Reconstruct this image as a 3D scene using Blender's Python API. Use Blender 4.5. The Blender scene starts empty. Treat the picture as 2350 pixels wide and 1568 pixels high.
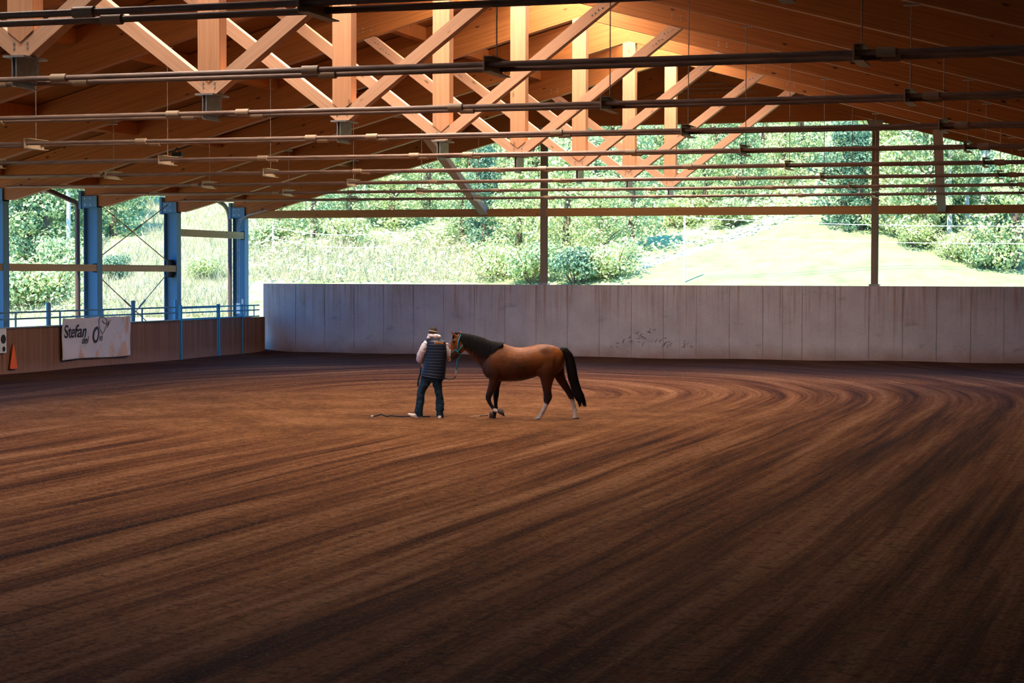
import bpy, math, random
import numpy as np
from mathutils import Vector, Matrix
R = math.radians
random.seed(7)
S = bpy.context.scene
COL = S.collection

# ------------------------------------------------------------ camera
F = 4434.64; YAW = R(17.387); PIT = R(1.985); ROL = R(-0.149)
CAM = Vector((12.497, 0.0, 2.78))
def ray(x, y):
    a = (x - 1175) / F; b = (784 - y) / F
    cr, sr = math.cos(ROL), math.sin(ROL); a, b = a*cr + b*sr, -a*sr + b*cr
    cp, sp = math.cos(PIT), math.sin(PIT); z = cp + b*sp; v = b*cp - sp
    c, s = math.cos(YAW), math.sin(YAW)
    return Vector((a*c - z*s, a*s + z*c, v))
fw = ray(1175, 784).normalized(); rt = (ray(1176, 784) - ray(1175, 784)).normalized(); up = rt.cross(fw)
cd = bpy.data.cameras.new('camera'); cam = bpy.data.objects.new('camera', cd); COL.objects.link(cam)
cam.matrix_world = Matrix(((rt.x, up.x, -fw.x, CAM.x), (rt.y, up.y, -fw.y, CAM.y), (rt.z, up.z, -fw.z, CAM.z), (0, 0, 0, 1)))
cd.sensor_width = 36; cd.lens = F/2350*36; cd.clip_start = .1; cd.clip_end = 600
S.camera = cam
# ------------------------------------------------------------ light
S.view_settings.view_transform = 'Standard'; S.view_settings.look = 'None'
S.view_settings.gamma = 1; S.view_settings.use_curve_mapping = False
S.view_settings.exposure = 0.85
W = bpy.data.worlds.new('sky'); S.world = W; W.use_nodes = True
bg = W.node_tree.nodes['Background']; bg.inputs[0].default_value = (0.03, 0.36, 1.0, 1); bg.inputs[1].default_value = 1.85
sd = bpy.data.lights.new('sun', 'SUN'); sun = bpy.data.objects.new('sun', sd); COL.objects.link(sun)
sd.energy = 8.0; sd.color = (1, .90, .70); sd.angle = R(.6)
sun.rotation_euler = Vector((-0.19, -0.62, 1.0)).to_track_quat('Z', 'Y').to_euler(); sun.location = (30, -30, 60)
TY = lambda n: 20.417 + 5*n
def skylight(y0, y1, w, p):       # daylight coming down through the translucent ridge strip, one per bay
    d = bpy.data.lights.new('ridge_daylight', 'AREA'); o = bpy.data.objects.new('ridge_daylight', d); COL.objects.link(o)
    d.shape = 'RECTANGLE'; d.size = w; d.size_y = y1 - y0; d.energy = p; d.color = (1, .85, .72); d.spread = R(135)
    o.location = (0, (y0 + y1)/2, 10.02)
for n in range(-1, 7):
    skylight(TY(n) + .2, TY(n+1) - .2, 3.0, {-1: 140, 0: 240, 1: 350}.get(n, 455))
try:
    S.cycles.use_denoising = True; S.cycles.max_bounces = 8; S.cycles.diffuse_bounces = 5; S.cycles.sample_clamp_indirect = 6
except Exception: pass

# ------------------------------------------------------------ materials
def mat(name, col=(.5, .5, .5), rough=.7, metal=0.0, spec=.3):
    m = bpy.data.materials.new(name); m.use_nodes = True
    b = m.node_tree.nodes['Principled BSDF']
    b.inputs['Base Color'].default_value = (*col, 1); b.inputs['Roughness'].default_value = rough
    b.inputs['Metallic'].default_value = metal; b.inputs['Specular IOR Level'].default_value = spec
    return m
class N:
    def __init__(s, m): s.t = m.node_tree; s.b = s.t.nodes['Principled BSDF']
    def n(s, k, **kw):
        x = s.t.nodes.new(k)
        for a, v in kw.items(): setattr(x, a, v)
        return x
    def l(s, a, b): s.t.links.new(a, b)
    def map(s, src, scale):
        v = s.n('ShaderNodeVectorMath', operation='MULTIPLY'); v.inputs[1].default_value = scale; s.l(src, v.inputs[0]); return v.outputs[0]
    def add(s, a, b):
        v = s.n('ShaderNodeVectorMath', operation='ADD'); s.l(a, v.inputs[0]); s.l(b, v.inputs[1]); return v.outputs[0]
    def noise(s, vec, scale=1., detail=4., rough=.55, dist=0.):
        x = s.n('ShaderNodeTexNoise'); x.inputs['Scale'].default_value = scale; x.inputs['Detail'].default_value = detail
        x.inputs['Roughness'].default_value = rough; x.inputs['Distortion'].default_value = dist; s.l(vec, x.inputs['Vector']); return x.outputs['Fac']
    def ramp(s, fac, stops):
        x = s.n('ShaderNodeValToRGB'); e = x.color_ramp.elements
        while len(e) < len(stops): e.new(.5)
        for i, (p, c) in enumerate(stops): e[i].position = p; e[i].color = (*c, 1) if len(c) == 3 else c
        s.l(fac, x.inputs[0]); return x.outputs[0]
    def mix(s, fac, a, b, mode='MIX'):
        x = s.n('ShaderNodeMix', data_type='RGBA', blend_type=mode)
        if isinstance(fac, (int, float)): x.inputs[0].default_value = fac
        else: s.l(fac, x.inputs[0])
        for v, i in ((a, 6), (b, 7)):
            if isinstance(v, tuple): x.inputs[i].default_value = (*v, 1)
            else: s.l(v, x.inputs[i])
        return x.outputs[2]
    def math(s, op, a, b=None):
        x = s.n('ShaderNodeMath', operation=op)
        for i, v in ((0, a), (1, b)):
            if v is None: continue
            if isinstance(v, (int, float)): x.inputs[i].default_value = v
            else: s.l(v, x.inputs[i])
        return x.outputs[0]
    def base(s, c): s.l(c, s.b.inputs['Base Color'])
    def bump(s, h, strength=.3, dist=.01):
        x = s.n('ShaderNodeBump'); x.inputs['Strength'].default_value = strength; x.inputs['Distance'].default_value = dist
        s.l(h, x.inputs['Height']); s.l(x.outputs[0], s.b.inputs['Normal'])

def wood(name, light, dark, knot=.5, rough=.6):
    m = mat(name, light, rough); g = N(m)
    uv = g.n('ShaderNodeUVMap').outputs[0]; oi = g.n('ShaderNodeObjectInfo').outputs['Random']
    cx = g.n('ShaderNodeCombineXYZ'); g.l(g.math('MULTIPLY', oi, 37.), cx.inputs[0]); g.l(g.math('MULTIPLY', oi, 11.), cx.inputs[1])
    p = g.add(uv, cx.outputs[0])
    lam = g.noise(g.map(p, (.25, 25., 1)), 1, 2)              # lamellas of the glued timber
    grain = g.noise(g.map(p, (1.2, 60., 1)), 1, 5, .6, .4)
    c = g.ramp(lam, [(.35, dark), (.65, light)])
    c2 = g.ramp(grain, [(.3, tuple(v*.72 for v in light)), (.7, tuple(min(1, v*1.12) for v in light))])
    c = g.mix(.5, c, c2)
    vo = g.n('ShaderNodeTexVoronoi'); vo.inputs['Scale'].default_value = 1; g.l(g.map(p, (1.5, 4., 1)), vo.inputs['Vector'])
    k = g.ramp(vo.outputs['Distance'], [(.06, (1, 1, 1)), (.12, (0, 0, 0))])
    c = g.mix(g.math('MULTIPLY', k, knot), c, tuple(v*.16 for v in dark))
    g.base(c); g.bump(grain, .15, .004); return m
M = {}
M['rafter'] = wood('rafter_timber', (.48, .175, .042), (.28, .088, .016), .95)
M['strut'] = wood('strut_timber', (.70, .41, .25), (.55, .29, .155), .6)
M['post'] = wood('post_timber', (.66, .34, .18), (.52, .23, .10), .55)
M['deck'] = wood('deck_boards', (.30, .12, .035), (.17, .06, .015), .4)
M['beam'] = wood('beam_timber', (.56, .29, .09), (.38, .17, .04), .7)
M['rail_wood'] = wood('rail_timber', (.55, .36, .17), (.42, .25, .10), .8)
M['post_steel'] = mat('brownish_post_steel', (.26, .20, .13), .6, 0, .3)
M['steel'] = mat('galvanised_steel', (.34, .33, .32), .45, .35, .5)
g = N(M['steel']); tc = g.n('ShaderNodeTexCoord').outputs['Object']; g.base(g.ramp(g.noise(tc, 9, 4), [(.3, (.26, .25, .24)), (.7, (.42, .41, .40))]))
M['rod'] = mat('dull_pipe_steel', (.30, .20, .15), .5, .25, .5)
g = N(M['rod']); tc = g.n('ShaderNodeTexCoord').outputs['Object']; g.base(g.ramp(g.noise(g.map(tc, (3, 30, 30)), 1, 4), [(.3, (.20, .13, .10)), (.75, (.42, .29, .21))]))
M['coupling'] = mat('coupling_steel', (.46, .34, .22), .45, .2, .5)
M['column'] = mat('column_steel', (.10, .235, .34), .5, .0, .3)
M['blue_steel'] = mat('blue_painted_steel', (.05, .30, .45), .5, 0, .4)
M['dark'] = mat('dark_rubber', (.02, .015, .015), .7)
M['pipe'] = mat('brown_downpipe', (.12, .08, .07), .45, .3, .4)
M['white_paint'] = mat('white_paint', (.75, .74, .70), .6)
M['orange'] = mat('orange_plastic', (.85, .13, .015), .6)
M['lamp_black'] = mat('black_lamp_housing', (.015, .012, .01), .5)
M['poly'] = mat('translucent_panel', (.8, .8, .78), .5)
N(M['poly']).b.inputs['Transmission Weight'].default_value = .0
# boards of the kickboard fence
m = M['kick'] = mat('kickboard_timber', (.2, .1, .05), .75); g = N(m)
uv = g.n('ShaderNodeUVMap').outputs[0]
sx = g.n('ShaderNodeSeparateXYZ'); g.l(uv, sx.inputs[0])
bn = g.noise(g.map(uv, (9., .15, 1)), 1, 3); fr = g.math('FRACT', g.math('MULTIPLY', sx.outputs[0], 10.))
ln = g.ramp(fr, [(.0, (0, 0, 0)), (.12, (1, 1, 1))])
c = g.ramp(bn, [(.3, (.155, .062, .028)), (.7, (.30, .145, .075))])
c = g.mix(g.math('MULTIPLY', g.math('SUBTRACT', 1., ln), .65), c, (.05, .02, .01))
dn = g.math('ADD', sx.outputs[1], g.math('MULTIPLY', g.noise(g.map(uv, (1.2, 2., 1)), 1, 5), .5))
c = g.mix(g.ramp(dn, [(.25, (.7, .7, .7)), (.75, (0, 0, 0))]), c, (.33, .19, .14))
g.base(c); g.bump(ln, .5, .01)
# shuttered concrete with rust coloured runs from the top
m = M['concrete'] = mat('shuttered_concrete', (.4, .35, .33), .85); g = N(m)
uv = g.n('ShaderNodeUVMap').outputs[0]; sx = g.n('ShaderNodeSeparateXYZ'); g.l(uv, sx.inputs[0])
cl = g.noise(uv, 1.1, 6, .6); fine = g.noise(uv, 14, 5, .7)
c = g.ramp(cl, [(.3, (.50, .44, .41)), (.7, (.68, .61, .57))])
c = g.mix(.25, c, g.ramp(fine, [(.3, (.16, .13, .12)), (.7, (.46, .41, .38))]))
st = g.noise(g.map(uv, (11., .35, 1)), 1, 4, .6); big = g.noise(g.map(uv, (1.4, .1, 1)), 1, 2)
hh = g.math('MULTIPLY', g.math('SUBTRACT', sx.outputs[1], .7), .45)            # stronger near the coping
sfac = g.math('MULTIPLY', g.ramp(g.math('ADD', st, g.math('MULTIPLY', big, .35)), [(.66, (0, 0, 0)), (.88, (1, 1, 1))]), g.math('MAXIMUM', hh, .0))
c = g.mix(g.math('MINIMUM', sfac, .85), c, (.30, .125, .035))
st2 = g.noise(g.map(uv, (3.1, .12, 1)), 1, 2); c = g.mix(g.math('MULTIPLY', g.ramp(st2, [(.66, (0, 0, 0)), (.72, (1, 1, 1))]), .45), c, (.34, .17, .09))
lo = g.ramp(g.math('ADD', sx.outputs[1], g.math('MULTIPLY', cl, .5)), [(.35, (.8, .8, .8)), (.85, (0, 0, 0))])
c = g.mix(lo, c, (.30, .17, .11))
pat = g.noise(g.map(uv, (1.3, 2.5, 1)), 1, 4); c = g.mix(g.math('MULTIPLY', g.ramp(pat, [(.62, (0, 0, 0)), (.72, (1, 1, 1))]), .3), c, (.13, .11, .11))
g.base(c); g.bump(fine, .2, .004)
# raked sand
m = M['sand'] = mat('raked_sand', (.3, .15, .08), .95, 0, .1); g = N(m)
uv = g.n('ShaderNodeUVMap').outputs[0]; pos = g.n('ShaderNodeTexCoord').outputs['Object']
s1 = g.noise(g.map(uv, (.06, 1.6, 1)), 1, 5, .6, .1); s2 = g.noise(g.map(uv, (.16, 7., 1)), 1, 5, .7)
s3 = g.noise(g.map(uv, (.05, .45, 1)), 1, 2); gr = g.noise(pos, 14, 6, .9); clod = g.noise(pos, 4., 6, .8); soft = g.noise(pos, .55, 4)
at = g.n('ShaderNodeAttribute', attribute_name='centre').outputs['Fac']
stripes = g.math('ADD', g.math('MULTIPLY', s1, .6), g.math('MULTIPLY', s2, .4))
mid = g.math('ADD', g.math('MULTIPLY', clod, .6), g.math('MULTIPLY', soft, .4))
mx = g.n('ShaderNodeMix', data_type='FLOAT'); g.l(at, mx.inputs[0]); g.l(stripes, mx.inputs[2]); g.l(mid, mx.inputs[3])
f = g.math('ADD', g.math('MULTIPLY', mx.outputs[0], .80), g.math('MULTIPLY', gr, .20))
c = g.ramp(f, [(.40, (.058, .014, .003)), (.455, (.20, .063, .017)), (.515, (.42, .155, .050)), (.60, (.72, .33, .14))])
spk = lambda sc, a, b, det: g.ramp(g.noise(g.map(pos, (sc, sc, sc)), 1, det, .6), [(a, (0, 0, 0)), (b, (1, 1, 1))])
c = g.mix(g.math('MULTIPLY', spk(5.5, .55, .63, 3), .50), c, (.075, .024, .007))
c = g.mix(g.math('MULTIPLY', spk(17., .54, .62, 2), .50), c, (.060, .020, .006))
c = g.mix(g.math('MULTIPLY', spk(29., .60, .66, 2), .55), c, (.66, .34, .14))
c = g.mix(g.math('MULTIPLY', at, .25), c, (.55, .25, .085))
edge_shade = g.n('ShaderNodeAttribute', attribute_name='edge_shade').outputs['Fac']      # shade along the outer track, put into the sand colour
c = g.mix(g.math('MULTIPLY', edge_shade, .78), c, (.075, .032, .024))
g.base(c)
g.bump(g.math('ADD', g.math('MULTIPLY', f, 1.), g.math('MULTIPLY', gr, .8)), 1., .10)
def leafy(name, c0, c1, c2):
    m = mat(name, c0, .6, 0, .25); g = N(m)
    rnd = g.n('ShaderNodeNewGeometry').outputs['Random Per Island']; oi = g.n('ShaderNodeObjectInfo').outputs['Random']
    f = g.math('ADD', g.math('MULTIPLY', rnd, .75), g.math('MULTIPLY', oi, .25))
    c = g.ramp(f, [(.1, c0), (.5, c1), (.9, c2)]); g.base(c)
    tr = g.n('ShaderNodeBsdfTranslucent'); g.l(c, tr.inputs[0]); ms = g.n('ShaderNodeMixShader'); ms.inputs[0].default_value = .3
    g.l(g.b.outputs[0], ms.inputs[1]); g.l(tr.outputs[0], ms.inputs[2]); g.l(ms.outputs[0], g.t.nodes['Material Output'].inputs[0]); return m
M['leaf_mid'] = leafy('broad_leaves', (.17, .29, .13), (.46, .58, .28), (.70, .74, .42))
M['leaf_light'] = leafy('sunny_leaves', (.36, .48, .18), (.62, .68, .32), (.78, .78, .46))
M['leaf_dark'] = leafy('bluish_leaves', (.05, .13, .08), (.15, .28, .17), (.34, .46, .27))
M['leaf_dry'] = leafy('dry_stems', (.38, .35, .20), (.52, .48, .32), (.60, .55, .39))
M['bark'] = mat('pale_bark', (.62, .58, .50), .8)
M['bark_dark'] = mat('brown_bark', (.16, .11, .08), .9)
m = M['meadow'] = mat('sunny_meadow', (.7, .72, .4), 1., 0, 0); g = N(m); pos = g.n('ShaderNodeTexCoord').outputs['Object']
g.base(g.ramp(g.noise(pos, .9, 6, .7), [(.3, (.18, .27, .105)), (.55, (.25, .295, .15)), (.8, (.30, .31, .19))]))
m = M['soil'] = mat('hillside_scrub', (.4, .45, .2), 1., 0, 0); g = N(m); pos = g.n('ShaderNodeTexCoord').outputs['Object']
g.base(g.ramp(g.noise(pos, .6, 8, .75), [(.35, (.16, .24, .10)), (.5, (.34, .38, .18)), (.7, (.44, .41, .26))]))
M['yard'] = mat('trodden_ground', (.26, .22, .13), 1., 0, 0)
M['hillrock'] = mat('pale_stone', (.85, .8, .72), .9)

# ------------------------------------------------------------ mesh helpers
class MB:
    def __init__(s): s.v = []; s.f = []; s.uv = []
    def poly(s, idx, uvs): s.f.append(idx); s.uv += uvs
    def prism(s, prof, o, ax, ay, az, depth, uax=None):
        """extrude a 2D outline (in ax, ay) by depth along az, centred; uv u runs along uax (2D direction) = the grain"""
        uax = uax or (1, 0); vx = (-uax[1], uax[0])
        o = Vector(o); ax = Vector(ax); ay = Vector(ay); az = Vector(az); b = len(s.v); n = len(prof)
        a2 = sum(prof[i][0]*prof[(i+1) % n][1] - prof[(i+1) % n][0]*prof[i][1] for i in range(n))
        if (a2 > 0) != (ax.cross(ay).dot(az) > 0): prof = prof[::-1]
        for sd in (-.5, .5):
            for (x, y) in prof: s.v.append(o + ax*x + ay*y + az*(depth*sd))
        U = [p[0]*uax[0] + p[1]*uax[1] for p in prof]; V = [p[0]*vx[0] + p[1]*vx[1] for p in prof]
        s.poly([b+n+i for i in range(n)], [(U[i], V[i]) for i in range(n)])
        s.poly([b+i for i in reversed(range(n))], [(U[i], V[i]) for i in reversed(range(n))])
        for i in range(n):
            j = (i+1) % n
            s.poly([b+i, b+j, b+n+j, b+n+i], [(U[i], V[i]+7), (U[j], V[j]+7), (U[j], V[j]+7+depth), (U[i], V[i]+7+depth)])
        return s
    def box(s, lo, hi, grain=0):
        lo = Vector(lo); hi = Vector(hi); c = (lo+hi)/2; d = hi-lo
        ax = [Vector((1, 0, 0)), Vector((0, 1, 0)), Vector((0, 0, 1))]; g0 = grain; g1 = (grain+1) % 3; g2 = (grain+2) % 3
        h0, h1 = d[g0]/2, d[g1]/2
        return s.prism([(-h0, -h1), (h0, -h1), (h0, h1), (-h0, h1)], c, ax[g0], ax[g1], ax[g2], d[g2])
    def bar(s, p, q, w, d, dy=(0, 1, 0)):
        p = Vector(p); q = Vector(q); ax = (q-p).normalized(); az = Vector(dy); ay = az.cross(ax).normalized(); az = ax.cross(ay); L = (q-p).length/2
        return s.prism([(-L, -w/2), (L, -w/2), (L, w/2), (-L, w/2)], (p+q)/2, ax, ay, az, d)
    def tube(s, pts, r, n=10, cap=True):
        pts = [Vector(p) for p in pts]; rr = r if isinstance(r, (list, tuple)) else [r]*len(pts); b = len(s.v); L = 0
        up0 = None
        for i, p in enumerate(pts):
            t = (pts[min(i+1, len(pts)-1)] - pts[max(i-1, 0)]).normalized()
            if up0 is None: up0 = t.orthogonal().normalized()
            u = (up0 - t*up0.dot(t))
            u = u.normalized() if u.length > 1e-6 else t.orthogonal().normalized()
            up0 = u; w = t.cross(u)
            for k in range(n):
                a = 2*math.pi*k/n; s.v.append(p + (u*math.cos(a) + w*math.sin(a))*rr[i])
        for i in range(len(pts)-1):
            L1 = L + (pts[i+1]-pts[i]).length
            for k in range(n):
                k2 = (k+1) % n; a, c, d, e = b+i*n+k, b+i*n+k2, b+(i+1)*n+k2, b+(i+1)*n+k
                s.poly([a, c, d, e], [(L, k/n), (L, (k+1)/n), (L1, (k+1)/n), (L1, k/n)])
            L = L1
        if cap:
            s.poly([b+k for k in reversed(range(n))], [(0, 0)]*n); s.poly([b+(len(pts)-1)*n+k for k in range(n)], [(0, 0)]*n)
        return s
    def loft(s, rings, n=18, pw=1.0):
        """rings: (centre, A, B) half-axis vectors"""
        b = len(s.v)
        for c, A, B in rings:
            for k in range(n):
                a = 2*math.pi*k/n; ca, sa = math.cos(a), math.sin(a)
                if pw != 1: ca = math.copysign(abs(ca)**pw, ca); sa = math.copysign(abs(sa)**pw, sa)
                s.v.append(Vector(c) + Vector(A)*ca + Vector(B)*sa)
        m = len(rings)
        for i in range(m-1):
            for k in range(n):
                k2 = (k+1) % n; s.poly([b+i*n+k, b+i*n+k2, b+(i+1)*n+k2, b+(i+1)*n+k], [(0, 0)]*4)
        s.poly([b+k for k in reversed(range(n))], [(0, 0)]*n); s.poly([b+(m-1)*n+k for k in range(n)], [(0, 0)]*n)
        return s
    def ball(s, c, rx, ry, rz, n=12, m=8):
        c = Vector(c); rings = []
        for i in range(m+1):
            t = -math.pi/2 + math.pi*(i+.35*(1 if i == 0 else -1 if i == m else 0))/m
            rings.append((c + Vector((0, 0, rz*math.sin(t))), (rx*math.cos(t), 0, 0), (0, ry*math.cos(t), 0)))
        return s.loft(rings, n)
    def quad(s, a, b, c, d):
        i = len(s.v); s.v += [a, b, c, d]; s.poly([i, i+1, i+2, i+3], [(0, 0), (1, 0), (1, 1), (0, 1)]); return s
    def mesh(s, name, m, smooth=False):
        me = bpy.data.meshes.new(name); me.from_pydata([tuple(v) for v in s.v], [], s.f)
        me.uv_layers.new(name='UVMap'); me.uv_layers[0].data.foreach_set('uv', np.array(s.uv, dtype=np.float32).ravel())
        if m: me.materials.append(m)
        if smooth: me.polygons.foreach_set('use_smooth', [True]*len(me.polygons))
        me.update(); return me
    def obj(s, name, m, parent=None, loc=None, smooth=False):
        o = bpy.data.objects.new(name, s.mesh(name, m, smooth)); COL.objects.link(o)
        if parent: o.parent = parent
        if loc: o.location = loc
        return o
def tag(o, label=None, cat=None, group=None, kind=None):
    if label: o['label'] = label
    if cat: o['category'] = cat
    if group: o['group'] = group
    if kind: o['kind'] = kind
    return o
def empty(name, loc=(0, 0, 0), rz=0):
    o = bpy.data.objects.new(name, None); COL.objects.link(o); o.location = loc; o.rotation_euler = (0, 0, rz); o.empty_display_size = .2; return o
def copy_tree(o, parent=None):
    c = o.copy(); COL.objects.link(c); c.parent = parent
    for ch in list(o.children): copy_tree(ch, c)
    return c
def smooth_angle(o, a=40):
    me = o.data; me.polygons.foreach_set('use_smooth', [True]*len(me.polygons))
    try: me.set_sharp_from_angle(angle=R(a))
    except Exception: pass
    return o

# ------------------------------------------------------------ floor
def ringcoord(X, Y):
    x = X + 2.0; y = Y - 42.; k = 1.45 if y > 0 else 6.0
    if y < 0: k = 7 + 40*math.exp(-abs(x)/2.5) if x > 0 else 40
    r = math.hypot(x, y/k)
    if y < 0: return (r if x > 0 else r + 40), y
    return (r if x > 0 else r + 40), math.atan2(y/k, abs(x))*max(r, 1.)*1.2
def sand_z(X, Y):
    z = .012*math.sin(X*1.3 + Y*.21) + .01*math.sin(Y*.8 - X*.4)
    z += .13*max(0, 1 - (X + 15.3)/1.6)**2 if X < -13.7 else 0
    z += .10*max(0, 1 - (60.0 - Y)/1.6)**2 if Y > 58.4 else 0
    return z
xs = np.concatenate([np.linspace(-15.7, 12, 152), np.linspace(12.3, 16.5, 8)]); ys = np.concatenate([np.linspace(-4, 56, 200), np.linspace(56.2, 60.3, 34)])
mb = MB(); idx = {}
cen, shade_vals = [], []
for j, y in enumerate(ys):
    for i, x in enumerate(xs):
        mb.v.append((x, y, sand_z(x, y)))
        r, _ = ringcoord(x, y)
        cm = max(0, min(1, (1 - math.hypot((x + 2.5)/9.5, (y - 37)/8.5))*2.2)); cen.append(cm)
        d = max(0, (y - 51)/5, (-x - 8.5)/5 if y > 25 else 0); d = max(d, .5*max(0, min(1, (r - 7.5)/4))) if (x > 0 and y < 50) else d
        shade_vals.append(max(0, min(1, d)))
nx = len(xs)
for j in range(len(ys)-1):
    for i in range(nx-1):
        uvs = []
        for (ii, jj) in ((i, j), (i+1, j), (i+1, j+1), (i, j+1)):
            r, a = ringcoord(xs[ii], ys[jj])
            if xs[ii] + 2 < 0 and ys[jj] < 42 and a > 0: a = a
            uvs.append((a, r))
        if max(u[0] for u in uvs) - min(u[0] for u in uvs) > 8: uvs = [(uvs[0][0], u[1]) for u in uvs]
        mb.poly([j*nx+i, j*nx+i+1, (j+1)*nx+i+1, (j+1)*nx+i], uvs)
fl = mb.obj('floor', M['sand'], smooth=True); tag(fl, kind='structure')
for nm, arr in (('centre', cen), ('edge_shade', shade_vals)):
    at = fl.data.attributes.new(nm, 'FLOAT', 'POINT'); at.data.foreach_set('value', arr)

# ------------------------------------------------------------ roof structure
UZ = lambda x: 9.0 - .272*abs(x)          # underside of the rafters
RD = .98                                   # rafter depth
mb = MB()
def deckside(sgn):
    a = [(sgn*1.55, UZ(1.55)+RD), (sgn*17.2, UZ(17.2)+RD), (sgn*17.2, UZ(17.2)+RD+.12), (sgn*1.55, UZ(1.55)+RD+.12)]
    mb.prism(a, (0, 28.4, 0), (1, 0, 0), (0, 0, 1), (0, 1, 0), 66, (1, 0))
deckside(1); deckside(-1)
for y0, y1 in ((-4.6, TY(-1)), (TY(7), 61.4)):
    mb.prism([(-1.55, UZ(1.55)+RD), (0, UZ(0)+RD), (1.55, UZ(1.55)+RD), (1.55, UZ(1.55)+RD+.12), (0, UZ(0)+RD+.12), (-1.55, UZ(1.55)+RD+.12)], (0, (y0+y1)/2, 0), (1, 0, 0), (0, 0, 1), (0, 1, 0), y1-y0)
ceiling = mb.obj('ceiling', M['deck']); tag(ceiling, kind='structure')
tb = M['poly']; g = N(tb); tr = g.n('ShaderNodeBsdfTranslucent'); tr.inputs[0].default_value = (.8, .75, .7, 1); g.l(tr.outputs[0], g.t.nodes['Material Output'].inputs[0])
MB().prism([(-1.6, UZ(1.6)+RD+.14), (0, UZ(0)+RD+.2), (1.6, UZ(1.6)+RD+.14), (1.6, UZ(1.6)+RD+.16), (0, UZ(0)+RD+.22), (-1.6, UZ(1.6)+RD+.16)], (0, TY(3), 0), (1, 0, 0), (0, 0, 1), (0, 1, 0), 40.2).obj('skylight_panel', M['poly'], ceiling)
# purlins between the rafters, hung a little above their undersides
for n in range(-3, 8):
    for x in (4., 8., 12., 16.):
        for sg in (-1, 1):
            X = x*sg; z = UZ(x) + .63; s_ = -.272*sg
            p = MB().prism([(-.07, -.07*s_), (.07, .07*s_), (.07, .07*s_ + .33), (-.07, -.07*s_ + .33)], (X, TY(n)+2.5, z), (1, 0, 0), (0, 0, 1), (0, 1, 0), 4.76, (0, 1))
            # grain along Y
            o = p.obj('purlin', M['rafter'], ceiling)
# rafters etc. of one truss, built around its own origin (x=0, y=0)
def make_truss():
    t = empty('roof_truss')
    for sg in (-1, 1):
        prof = [(0, UZ(0)), (sg*15.55, UZ(15.55)), (sg*15.75, UZ(15.55)-.04), (sg*16.35, UZ(15.55)+.0), (sg*16.35, UZ(16.35)+RD-.02), (0, UZ(0)+RD-.02)]
        c = math.cos(math.atan(.272)); s_ = math.sin(math.atan(.272))
        MB().prism(prof, (0, 0, 0), (1, 0, 0), (0, 0, 1), (0, 1, 0), .22, (c, -sg*s_)).obj('rafter', M['rafter'], t)
    # king post with a pointed foot between the struts
    mb = MB(); mb.prism([(-.17, 5.66), (0, 5.53), (.17, 5.66), (.17, UZ(.17)-.002), (0, UZ(0)-.002), (-.17, UZ(.17)-.002)], (0, 0, 0), (1, 0, 0), (0, 0, 1), (0, 1, 0), .24, (0, 1))
    mb.obj('king_post', M['post'], t)
    for sg in (-1, 1):
        prof = [(0, 5.525), (0, 5.365), (sg*.11, 5.365), (sg*3.62, UZ(3.62)-.012), (sg*3.36, UZ(3.36)-.012)]
        d = Vector((sg*3.5, 2.68)).normalized()
        st = MB().prism(prof, (0, 0, 0), (1, 0, 0), (0, 0, 1), (0, 1, 0), .20, (d.x, d.y)).obj('strut', M['strut'], t)
        # bolts near the head, two above them in the rafter, and by the foot
        mb = st
        for (bx, bz) in ((3.33, 7.93), (3.25, 7.90), (3.20, 7.79), (3.12, 7.76), (3.06, 7.70), (3.0, 7.66)):
            MB().tube([(sg*bx, -.115, bz), (sg*bx, -.10, bz)], .016, 6).obj('bolt', M['steel'], st)
        for (bx, bz) in ((.09, 5.46), (.09, 5.52)): MB().tube([(sg*bx, -.115, bz), (sg*bx, -.10, bz)], .014, 6).obj('bolt', M['steel'], st)
        for (bx, bz) in ((3.42, 8.21), (3.42, 8.29), (3.62, 8.17), (3.62, 8.25)): MB().tube([(sg*bx, -.13, bz), (sg*bx, -.11, bz)], .018, 6).obj('bolt', M['steel'], t)
    # steel shoe below the post
    mb = MB(); mb.box((-.14, -.27, 5.335), (.14, .27, 5.36)); mb.box((-.035, -.25, 5.0), (-.022, .25, 5.335)); mb.box((.018, -.25, 5.06), (.03, .25, 5.335))
    mb.box((-.03, -.25, 4.99), (.02, .25, 5.0))
    mb.obj('steel_shoe', M['steel'], t)
    for dy in (-.25, .25):
        rd = MB().tube([(-15.75, dy, 5.075), (15.75, dy, 5.075)], .031, 14).obj('tie_rod', M['rod'], t); smooth_angle(rd)
        for x in (-10.2, -3.7, -.5, .6, 3.8, 10.2):
            c = MB().tube([(x-.10, dy, 5.075), (x+.10, dy, 5.075)], .05, 16).obj('coupling', M['coupling'], rd); smooth_angle(c)
    for x in (-9.92, -5.92, 5.92, 9.92):
        mb = MB(); mb.box((x-.05, -.33, 4.985), (x-.035, .33, 5.165)); mb.box((x-.035, -.33, 4.985), (x+.06, .33, 4.995)); mb.box((x-.035, -.33, 5.155), (x+.06, .33, 5.165))
        h = mb.obj('hanger_bracket', M['coupling'], t)
        MB().tube([(x, 0, 5.165), (x, 0, UZ(x)-.01)], .009, 6).obj('hanger_rod', M['rod'], t)
        MB().box((x-.10, -.05, UZ(x)-.045), (x+.10, .05, UZ(x)-.03)).obj('hanger_plate', M['rod'], t)
    return t
truss = make_truss()
ordn = ['first', 'second', 'third', 'fourth', 'fifth', 'sixth', 'seventh', 'eighth']
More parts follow.
